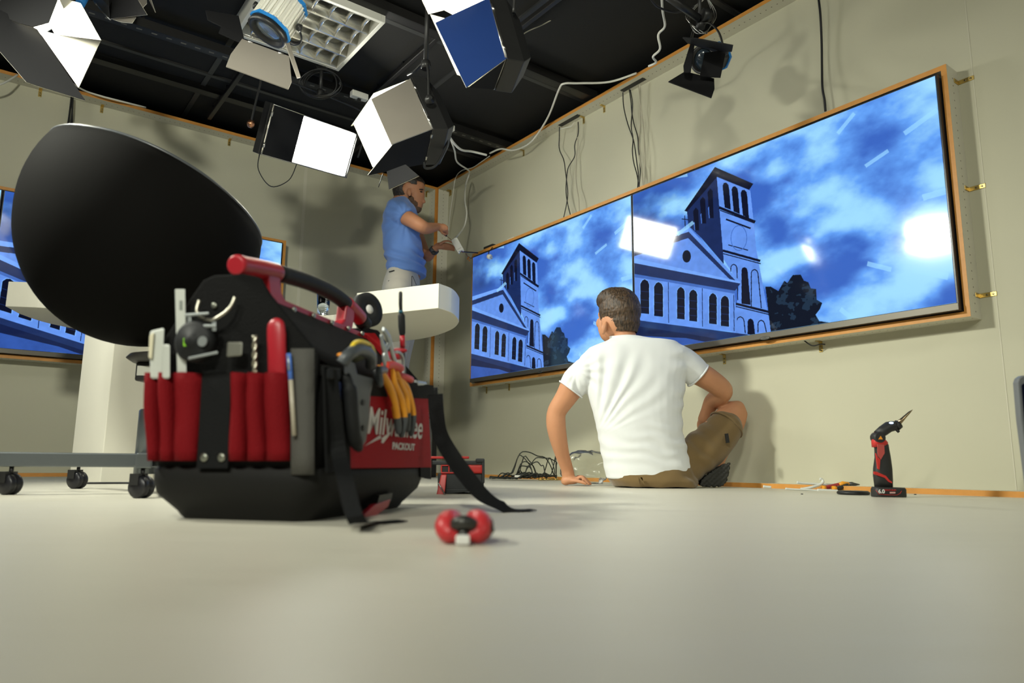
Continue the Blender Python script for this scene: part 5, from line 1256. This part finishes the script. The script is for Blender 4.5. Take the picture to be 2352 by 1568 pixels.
# left leg folded flat in front of the body
limb(body, [(Pm(1450, 1068, .06), .085), (Pm(1440, 1060, .17), .075), (Pm(1455, 1058, .24), .055), (Pm(1520, 1072, .24), .048), (Pm(1580, 1085, .20), .036)])
# palm of the propping hand
w0 = Pm(1303, 1086, .18); fl0 = V((0, 0, 0))
body.ell(V((w0.x+.018, w0.y-.004, .026)), .042, .034, .020, 16, 12)
body.ell(V((w0.x-.008, w0.y-.004, .022)), .024, .026, .021, 14, 10)
kn = V((w0.x+.05, w0.y-.01, .030))
for k, (dy, ln) in enumerate(((-.030, .055), (-.010, .066), (.012, .062), (.032, .05))):
    b0 = V((w0.x+.040, w0.y+dy*.9, .030)); finger(body, [b0, b0+V((ln*.42, dy*.2, .012)), b0+V((ln*.78, dy*.3, -.006)), b0+V((ln*1.05, dy*.35, -.021))], .0095)
finger(body, [V((w0.x+.012, w0.y-.024, .024)), V((w0.x+.038, w0.y-.046, .024)), V((w0.x+.064, w0.y-.056, .018)), V((w0.x+.082, w0.y-.058, .011))], .0098)
# right hand holding the knee
wr_ = Pm(1616, 962, .25)
body.ell(wr_+V((.004, .02, -.03)), .034, .022, .042, 14, 10)
for k in range(4):
    b0 = wr_+V((.026-.014*k, .03, -.05)); finger(body, [b0, b0+V((.012, .01, -.022)), b0+V((.020, .004, -.042)), b0+V((.022, -.006, -.055))], .0088)
b0 = wr_+V((.024, -.0, -.012)); finger(body, [b0, b0+V((.024, -.004, -.006)), b0+V((.042, -.002, -.012)), b0+V((.054, .002, -.02))], .0095)
def floor_clamp(p, n): return V((p.x, p.y, max(p.z, .0015)))
ob = flesh('body', body, m_skin, man, .0048, 5, fn=floor_clamp)
# ear, features
ear = MB(); ec = Pm(1388, 753, -.035)
ear.ell(ec, .013, .020, .033, 14, 12, rot=Matrix.Rotation(.25, 3, 'Y')); ear.ell(ec+V((-.006, -.008, -.004)), .010, .010, .022, 10, 8)
flesh('ear', ear, m_skin, man, .003, 3)
# hair
def hair_mat(name, col):
    mt = bpy.data.materials.new(name); mt.use_nodes = True; nt = mt.node_tree; b = nt.nodes['Principled BSDF']; L = nt.links.new
    tc = nd(nt, 'ShaderNodeTexCoord'); mp = nd(nt, 'ShaderNodeMapping'); mp.inputs['Scale'].default_value = (1, 1, .22); n = nd(nt, 'ShaderNodeTexNoise'); n.inputs['Scale'].default_value = 150; n.inputs['Detail'].default_value = 5
    L(tc.outputs['Object'], mp.inputs[0]); L(mp.outputs[0], n.inputs['Vector'])
    cr_ = nd(nt, 'ShaderNodeValToRGB'); cr_.color_ramp.elements[0].position = .36; cr_.color_ramp.elements[0].color = (*[c*.35 for c in col], 1); cr_.color_ramp.elements[1].position = .68; cr_.color_ramp.elements[1].color = (*[min(1, c*2.2) for c in col], 1)
    L(n.outputs['Fac'], cr_.inputs[0]); L(cr_.outputs[0], b.inputs['Base Color']); b.inputs['Roughness'].default_value = .5
    bp = nd(nt, 'ShaderNodeBump'); bp.inputs['Strength'].default_value = .8; bp.inputs['Distance'].default_value = .004; L(n.outputs['Fac'], bp.inputs['Height']); L(bp.outputs[0], b.inputs['Normal']); return mt
m_hair = hair_mat('hair_brown', (.050, .030, .016)); m_hair2 = hair_mat('hair_dark', (.018, .012, .008))
hr = MB()
hr.ell(Pm(1424, 714, .034), .099, .112, .113, 28, 20); hr.ell(Pm(1428, 738, .012), .086, .082, .078, 24, 16); hr.ell(Pm(1432, 752, .0), .070, .062, .055, 20, 12)
hr.ell(Pm(1412, 690, .05), .088, .10, .062, 20, 12)
def hairfn(p, n): return p+n*(.0022*noise.noise(p*120)+.0016*noise.noise(V((p.x*90, p.y*90, p.z*25))))
def cut_hair(o, keep):
    me = o.data; bm = bmesh.new(); bm.from_mesh(me); mw_ = parent_world(o.parent)
    bmesh.ops.delete(bm, geom=[v for v in bm.verts if not keep(mw_ @ v.co)], context='VERTS'); bm.to_mesh(me); bm.free()
oh = flesh('hair', hr, m_hair, man, .0042, 4, fn=hairfn)
earp = Pm(1388, 745, -.03); fp = Pm(1390, 735, .10)
def keep(p):
    face = (p.x < fp.x+.018 and p.y > Ys+.045 and p.z < Pm(1400, 700).z)     # open over the face
    low = p.z < Pm(1430, 765).z
    er = math.hypot(p.x-ec.x+.004, p.z-ec.z) < .027 and p.y < Ys+.03
    return not face and not low and not er
cut_hair(oh, keep)
# t-shirt
m_tee = cloth('tee_white', (.72, .74, .75), bs=700, bump=.12)
sh = MB(); X = V((1, 0, 0)); Yv = V((0, 1, 0))
rings = []
for (x, y, hw, dp, d) in ((1438, 773, 36, .064, .0), (1452, 779, 52, .076, .0), (1471, 785, 84, .088, .0), (1466, 799, 113, .100, .005), (1459, 820, 128, .112, .01), (1457, 845, 126, .120, .01), (1457, 872, 117, .126, .01), (1459, 905, 110, .130, .01), (1463, 945, 101, .132, .01), (1468, 985, 97, .132, .01), (1476, 1025, 97, .132, .015), (1485, 1060, 98, .132, .02), (1489, 1085, 97, .134, .025), (1490, 1099, 94, .134, .025)):
    c = Pm(x, y, d); rings.append(oval(c, X, Yv, hw*.00202, dp, 36, .88))
sh.loft(rings)
sl = [(Pm(1375, 850, .01), .080), (Pm(1350, 856, .015), .078), (Pm(1326, 874, .025), .071), (Pm(1311, 894, .03), .062)]
srr = [(Pm(1535, 830, .01), .085), (Pm(1560, 832, .02), .080), (Pm(1585, 846, .03), .073), (Pm(1603, 862, .035), .066)]
for S__ in (sl, srr):
    C_ = catmull([p for p, r in S__], 4); q = catmull([V((0, r, 0)) for p, r in S__], 4); sh.tube(C_, [a.y for a in q], 24)
LSH = Pm(1340, 900, -.1); 
def folds(p, n):
    a = 0
    # folds falling from the left shoulder and armpit across the back
    back = max(0, -n.y)
    o1 = Pm(1368, 1010, -.1); d = V((p.x-o1.x, 0, p.z-o1.z)); r_ = d.length; th = math.atan2(d.z, d.x)
    env = max(0, min(1, (r_-.05)/.10))*max(0, min(1, (.46-r_)/.12))*max(0, min(1, (th-.35)/.3))*max(0, min(1, (2.2-th)/.25))*(.35+.65*max(0, min(1, (th-.9)/.3)))
    a += .0058*env*math.sin(th*30+noise.noise(V((th*3, r_*5, 1)))*2.6)*back
    o2 = Pm(1322, 850, -.05); d2 = V((p.x-o2.x, 0, p.z-o2.z)); r2 = d2.length
    a += .0030*math.exp(-((r2-.09)/.06)**2)*math.sin(math.atan2(d2.z, d2.x)*14+1)*back
    # horizontal slack at the waist and near the hem
    a += .0042*math.exp(-((p.z-.17)/.10)**2)*math.sin(p.z*120+p.x*22+noise.noise(p*9)*3)*(.35+.65*abs(noise.noise(V((p.x*7, 3, p.z*5)))))
    a += .0035*noise.noise(V((p.x*12+p.z*7, p.y*10, p.z*4)))
    a += .003*math.exp(-((p.x-Pm(1560, 900).x)/.05)**2)*math.sin(p.z*75+noise.noise(p*8)*2.5)
    q = p+n*a; q.z = max(q.z, .03); return q
os_ = flesh('t_shirt', sh, m_tee, man, .0052, 5, fn=folds)
# neck and sleeve openings read through the seams
nk = oval(Pm(1437, 774, .0), X, Yv, .070, .064, 30); nk = [p+V((0, 0, .010*math.sin(2*PI*j/30)*1+.0)) for j, p in enumerate(nk)]
MB().tube(nk+[nk[0]], .0055, 8, cap=False).build('neck_ribbing', m_tee, man, world=True)
def seam(c, axis, r, name='sleeve_hem'):
    axis = V(axis).normalized(); a = axis.orthogonal().normalized(); b = axis.cross(a)
    MB().tube([V(c)+a*r*math.cos(2*PI*j/28)+b*r*math.sin(2*PI*j/28) for j in range(29)], .0042, 8, cap=False).build(name, m_tee, man, world=True)
seam(sl[-1][0], sl[-1][0]-sl[-2][0], .0635); seam(srr[-1][0], srr[-1][0]-srr[-2][0], .0655)
# shorts
m_short = cloth('shorts_olive', (.175, .115, .048), bs=420, bump=.25)
st = MB()
rings = [oval(Pm(1489, 1072, .03), X, Yv, .192, .135, 36, .85), oval(Pm(1492, 1092, .03), X, Yv, .196, .142, 36, .82), oval(Pm(1500, 1104, .03), X, Yv, .200, .146, 36, .80), oval(Pm(1506, 1114, .03), X, Yv, .190, .136, 36, .80)]
rings[-1] = [V((p.x, p.y, .004)) for p in rings[-1]]
st.loft(rings)
limb(st, [(Pm(1530, 1080, .03), .070), (Pm(1568, 1068, .05), .092), (Pm(1610, 1038, .085), .096), (Pm(1645, 1006, .115), .090), (Pm(1664, 982, .13), .084)], 26)
limb(st, [(Pm(1455, 1078, .05), .070), (Pm(1450, 1066, .13), .088), (Pm(1446, 1060, .19), .080)], 22)
def sfold(p, n):
    a = .0045*math.sin((p.x*.8+p.z*1.0)*70+noise.noise(p*8)*3)*math.exp(-((p.x-Pm(1600, 1050).x)/.09)**2)+.004*noise.noise(V((p.x*16-p.z*10, p.y*14, p.z*9)))
    q = p+n*a; q.z = max(q.z, .002); return q
flesh('shorts', st, m_short, man, .0055, 4, fn=sfold)
c_h = Pm(1668, 976, .134); 
axh = (Pm(1664, 982, .13)-Pm(1645, 1006, .115)).normalized(); a = axh.orthogonal().normalized(); b = axh.cross(a)
MB().tube([c_h+a*.0845*math.cos(2*PI*j/32)+b*.0845*math.sin(2*PI*j/32) for j in range(33)], .0045, 8, cap=False).build('leg_hem', m_short, man, world=True)
q = Pm(1672, 1006, -.005); MB().hexa([q+V((-.008, 0, -.022)), q+V((.008, .002, -.020)), q+V((.008, .012, -.020)), q+V((-.008, .010, -.022)), q+V((-.012, -.0, .020)), q+V((.003, .002, .022)), q+V((.003, .012, .022)), q+V((-.012, .01, .020))]).build('brand_tab', m_black, man, world=True)
MB().hexa([Pm(x, y, -.122-.0*x) if i < 4 else Pm(x, y, -.122) for i, (x, y) in enumerate([(1470, 1113), (1480, 1113), (1480, 1113), (1470, 1113), (1466, 1096), (1475, 1096), (1475, 1096), (1466, 1096)])]).build('belt_loop', m_short, man, world=True)
# shoe, sole turned to us
m_sole = M('sole_dark', (.022, .022, .018), .7, bump=1.0, bs=70)
so = MB()
so.loft([[at(x, y, Ys+d) for x, y in ((1608, 1116), (1640, 1118), (1660, 1116), (1670, 1103), (1676, 1075), (1677, 1062), (1660, 1066), (1640, 1078), (1622, 1092), (1610, 1104))] for d in (.02, .045)], True, False)
def shoe_fn(p, n):
    k = (math.sin(p.x*260)*math.sin(p.z*300)); q = p+n*.0018*(1 if k > 0 else -1); q.z = max(q.z, .001); return q
flesh('shoe_sole', so, m_sole, man, .004, 2, fn=shoe_fn)
up = MB(); up.ell(Pm(1648, 1088, .09), .050, .050, .040, 20, 12, rot=Matrix.Rotation(-.5, 3, 'Y')); up.ell(Pm(1622, 1104, .08), .045, .042, .028, 18, 10)
flesh('shoe_upper', up, M('shoe_grey', (.03, .03, .03), .7, bump=.3), man, .005, 4, fn=floor_clamp)

# ---------------------------------------------------------------- man standing behind the desk
man2 = thing('person', 'person in a blue t-shirt standing behind the desk, wiring a small white box', 'person', (-.80, 5.02, 0))
Y2_ = 5.0
def Q2(x, y, d=0.): return at(820+x/4.9, 380+y/4.9, Y2_+d)
b2 = MB()
b2.ell(Q2(610, 245, .0), .100, .078, .088, 24, 16); b2.ell(Q2(560, 290, .0), .080, .076, .092, 20, 14)
b2.ell(Q2(660, 330, .0), .068, .062, .092, 20, 14)      # face
b2.ell(Q2(665, 440, .0), .050, .050, .050, 16, 12); b2.ell(Q2(675, 480, .0), .034, .034, .030, 12, 10)   # jaw, chin
b2.ell(Q2(735, 400, -.0), .022, .016, .020, 12, 10); b2.ell(Q2(722, 360, 0), .018, .014, .03, 10, 8); b2.ell(Q2(752, 408, 0), .015, .014, .012, 10, 8)
b2.ell(Q2(725, 275, 0), .022, .050, .018, 12, 10)       # brow
b2.ell(Q2(718, 446, 0), .014, .026, .010, 10, 8)
limb(b2, [(Q2(545, 330), .066), (Q2(510, 390), .064), (Q2(480, 440), .068), (Q2(480, 520), .09)])
limb(b2, [(Q2(480, 530, .0), .10), (Q2(490, 700), .115), (Q2(520, 900), .125), (Q2(540, 1150), .12), (Q2(500, 1300), .12)])
# near arm
limb(b2, [(Q2(470, 530, -.14), .060), (Q2(540, 575, -.17), .056), (Q2(630, 625, -.20), .052), (Q2(720, 680, -.22), .048), (Q2(775, 705, -.20), .043), (Q2(840, 700, -.15), .036), (Q2(905, 690, -.10), .028), (Q2(930, 692, -.09), .027)])
b2.ell(Q2(965, 705, -.08), .034, .026, .034, 14, 10)
for k, (y0, l) in enumerate(((668, 1.0), (684, 1.05), (704, 1.0), (722, .9))):
    finger(b2, [Q2(965, y0, -.085+.012*k), Q2(1000, y0+12, -.09+.012*k), Q2(1018, y0+45, -.09+.012*k), Q2(985, y0+60, -.085+.012*k)], .0088)
finger(b2, [Q2(945, 722, -.10), Q2(955, 752, -.105), Q2(975, 768, -.10), Q2(1000, 775, -.09)], .0095)
# far arm with the box
limb(b2, [(Q2(640, 700, .14), .055), (Q2(700, 860, .16), .05), (Q2(760, 990, .14), .045), (Q2(800, 1020, .12), .040), (Q2(850, 970, .08), .030), (Q2(885, 930, .06), .026)])
b2.ell(Q2(930, 905, .04), .042, .022, .026, 14, 10)
for k in range(4): finger(b2, [Q2(950, 885+16*k, .03+.01*k), Q2(1000, 880+20*k, .02+.008*k), Q2(1050, 892+18*k, .02+.006*k), Q2(1095, 915+14*k, .02)], .0085)
finger(b2, [Q2(935, 880, .0), Q2(980, 855, -.005), Q2(1030, 850, -.005), Q2(1078, 868, .0)], .0095)
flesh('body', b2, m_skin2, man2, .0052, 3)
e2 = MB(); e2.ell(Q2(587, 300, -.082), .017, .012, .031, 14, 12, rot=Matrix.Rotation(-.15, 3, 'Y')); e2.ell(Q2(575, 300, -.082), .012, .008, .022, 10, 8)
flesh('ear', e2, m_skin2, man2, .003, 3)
h2 = MB(); h2.ell(Q2(598, 215, .0), .108, .092, .078, 26, 16); h2.ell(Q2(530, 270, .0), .084, .086, .10, 24, 16); h2.ell(Q2(510, 340, .0), .062, .07, .05, 18, 12); h2.ell(Q2(690, 203, 0), .050, .066, .036, 16, 10)
oh2 = flesh('hair', h2, m_hair2, man2, .0048, 3, fn=hairfn)
zt = Q2(600, 255).z; xf = Q2(640, 255).x; xe = Q2(560, 300).x
cut_hair(oh2, lambda p: not (p.z < zt and p.x > xe+.012+max(0, (p.z-zt+.09))*.35) and not (p.x > Q2(695, 200).x and p.z < Q2(770, 218).z) and p.z > Q2(500, 385).z and not (math.hypot(p.x-Q2(587, 300).x, (p.z-Q2(587, 300).z)*.8) < .034 and p.y < Y2_))
bd = MB(); bd.ell(Q2(652, 445, .0), .052, .053, .046, 18, 12); bd.ell(Q2(672, 485, .0), .037, .038, .034, 14, 10); bd.ell(Q2(618, 405, .0), .038, .064, .045, 16, 12)
flesh('beard', bd, M('beard_stubble', (.10, .055, .032), .8, bump=.5, bs=200), man2, .004, 2, fn=hairfn)
eb = MB(); eb.ell(Q2(722, 270, -.048), .018, .010, .005, 10, 6); eb.build('eyebrow', m_hair2, man2, world=True)
MB().ell(Q2(722, 296, -.046), .011, .010, .005, 10, 8).build('eye', m_black, man2, world=True)
# blue shirt
m_blue = cloth('tee_blue', (.13, .25, .60), bs=600, bump=.15)
s2 = MB(); rings = []
for (xl, xr, y, dp) in ((430, 590, 392, .085), (385, 612, 415, .12), (345, 650, 460, .155), (315, 680, 530, .185), (295, 690, 620, .19), (285, 700, 720, .175), (290, 715, 820, .165), (300, 735, 920, .16), (315, 755, 1020, .16), (335, 772, 1120, .16), (345, 780, 1190, .16), (350, 780, 1235, .155)):
    L_, R_ = Q2(xl, y), Q2(xr, y+(10 if y > 1100 else 0)); c = (L_+R_)/2; rings.append(oval(c, X, Yv, (R_-L_).length/2, dp, 32, .92))
s2.loft(rings)
ss = [(Q2(430, 500, -.12), .085), (Q2(480, 530, -.15), .082), (Q2(525, 565, -.17), .074), (Q2(555, 590, -.18), .066)]
C_ = catmull([p for p, r in ss], 4); q = catmull([V((0, r, 0)) for p, r in ss], 4); s2.tube(C_, [a.y for a in q], 22)
def fold2(p, n):
    zr = p.z
    a = .0095*math.exp(-((zr-Q2(500, 1080).z)/.07)**2)*math.sin(zr*95+p.x*28+noise.noise(p*7)*3)+.0045*noise.noise(V((p.x*10+p.z*8, p.y*8, p.z*7)))
    o1 = Q2(560, 620, -.15); d = V((p.x-o1.x, 0, p.z-o1.z)); a += .004*math.exp(-((d.length-.14)/.1)**2)*math.sin(math.atan2(d.z, d.x)*12+noise.noise(p*6)*2)
    return p+n*a
flesh('t_shirt', s2, m_blue, man2, .0062, 4, fn=fold2)
# trousers
m_tr2 = cloth('trousers_beige', (.50, .47, .40), bs=450)
t2 = MB(); rings = []
for (xl, xr, y, dp) in ((365, 700, 1165, .15), (335, 705, 1215, .155), (305, 708, 1300, .16), (285, 712, 1380, .165), (280, 700, 1450, .165)):
    L_, R_ = Q2(xl, y), Q2(xr, y); c = (L_+R_)/2; rings.append(oval(c, X, Yv, (R_-L_).length/2*.98, dp, 30, .9))
t2.loft(rings)
hip = Q2(490, 1420)
for sy in (-.085, .085): limb(t2, [(V((hip.x, Y2_+sy, hip.z)), .105), (V((hip.x+.02, Y2_+sy, hip.z-.25)), .09), (V((hip.x+.0, Y2_+sy, hip.z-.50)), .068), (V((hip.x-.01, Y2_+sy, hip.z-.78)), .06)], 20)
flesh('trousers', t2, m_tr2, man2, .0075, 3)
MB().tube([Q2(360, 1196, -.145), Q2(420, 1180, -.155)], .004, 6).build('belt', m_black, man2, world=True)
MB().tube([Q2(352, 1300, -.158), Q2(388, 1288, -.163)], .0035, 6).build('pocket_slit', m_black, man2, world=True)
MB().tube(catmull([Q2(617, 1245, -.165), Q2(628, 1250, -.164), Q2(650, 1300, -.16), Q2(668, 1345, -.155)], 5), .0018, 6).build('pocket_cord', m_black, man2, world=True)
MB().tube([Q2(616, 1245, -.165), Q2(616, 1360, -.168)], .0022, 6).build('pocket_edge', m_black, man2, world=True)
for sy in (-.085, .085):
    f0 = V((hip.x+.05, Y2_+sy, hip.z-.83)); MB().ell(f0, .14, .045, .045, 18, 10).build('shoe', m_black, man2, world=True)
zs = hip.z-.875
root = thing('step_platform', 'low dark platform behind the desk that the man in blue stands on', 'platform', (hip.x+.05, Y2_, 0))
MB().box(-.24, .24, -.2, .2, zs-.03, zs).build('tread', m_rail, root, bevel=.004)
for sx_ in (-.2, .2):
    for sy_ in (-.16, .16): MB().box(sx_-.02, sx_+.02, sy_-.02, sy_+.02, 0, zs-.03).build('leg', m_rail, root)
# wrist band
axw = (Q2(885, 930, .06)-Q2(850, 970, .08)).normalized(); cw_ = Q2(866, 955, .07); a = axw.orthogonal().normalized(); b = axw.cross(a)
MB().loft([[cw_+axw*h_+a*(.0345*math.cos(2*PI*j/24))+b*(.0345*math.sin(2*PI*j/24)) for j in range(24)] for h_ in (-.014, .014)], True, True).build('watch_strap', M('strap_grey', (.05, .055, .055), .5), man2, world=True)
MB().ell(Q2(862, 985, .035), .016, .008, .014, 14, 8).build('watch_face', m_black, man2, world=True)
# held things
bx = frame(Q2(1130, 897, -.005), Q2(1165, 960, -.005)-Q2(1095, 835, -.005), V((0, 1, 0)))
root = thing('junction_box', 'small white connection box held in the fingers of the man in blue', 'box', mat=bx)
MB().box(-.052, .052, -.012, .012, -.024, .024).build('casing', m_plastic, root, bevel=.003)
MB().box(.030, .034, -.0132, -.0118, -.016, .016).build('ridge', m_gcab, root); MB().box(-.030, .018, -.0128, -.0118, -.011, .011).build('cover', m_plastic, root, bevel=.001)
MB().box(.050, .060, -.010, .010, .012, .022).build('lug', m_plastic, root); MB().box(.050, .060, -.010, .010, -.022, -.012).build('lug', m_plastic, root)
root = thing('small_screwdriver', 'small red handled screwdriver pointing into the white box', 'screwdriver', Q2(985, 765, -.09))
MB().tube([Q2(950, 742, -.09), Q2(990, 778, -.07)], [.009, .008], 12, round_=True).build('handle', m_hred, root, world=True)
MB().tube([Q2(985, 775, -.07), Q2(1005, 790, -.06)], .007, 12, round_=True).build('black_end', m_black, root, world=True)
MB().tube([Q2(1005, 788, -.06), Q2(1062, 838, -.02)], .0022, 8).build('shaft', M('copper_shaft', (.35, .18, .10), .35, 1.), root, world=True)
root = thing('box_leads', 'thin red and black leads running from the white box to the top of the screen', 'lead', Q2(1180, 970, 0))
eR = onB(1098, 580, .02)
MB().tube(catmull([Q2(1168, 955, 0), Q2(1200, 970, .05), Q2(1280, 976, .15), Q2(1360, 982, .24)], 5), .0045, 8).build('black_lead', m_bcab, root, world=True)
for k, c_ in enumerate(((.35, .05, .03), (.30, .12, .05), (.2, .08, .05))):
    MB().tube(catmull([Q2(1160+8*k, 950+6*k, 0), Q2(1180, 965+5*k, .01), Q2(1202, 972+3*k, .05)], 4), .0025, 6).build('core_wire', M('core_%d' % k, c_, .5), root, world=True)
MB().tube(catmull([Q2(1225, 990, .2), Q2(1240, 1015, .24), Q2(1262, 1030, .26), Q2(1285, 1045, .27), Q2(1300, 1022, .28)], 5), .003, 6).build('core_wire', M('core_5', (.3, .1, .05), .5), root, world=True)
for (x, y) in ((1245, 1050), (1255, 1035), (1265, 1068)): MB().ell(Q2(x, y, .26), .006, .006, .009, 10, 8).build('wire_connector', M('core_orange', (.75, .28, .04), .5), root, world=True)

# repeats share a group
for nm, g in (('television', 'screens on the walls'), ('screen_surround', 'screen surrounds'), ('studio_soft_lamp', 'barn door studio lamps'), ('spot_lamp', 'round spot lamps'), ('socket_strip', 'socket strips'), ('marker_tube', 'pale tubes in the bag pockets'),
              ('insulated_pliers', 'orange handled pliers on the bag'), ('ceiling_rail', 'ceiling rails'), ('ceiling_crossbar', 'ceiling crossbars'), ('trunking_offcut', 'white plastic offcuts'), ('white_cable', 'white cables'), ('crumb', 'crumbs on the floor'), ('person', 'people')):
    for o in bpy.data.objects:
        if o.parent is None and o.name.split('.')[0] == nm and 'group' not in o: o['group'] = g
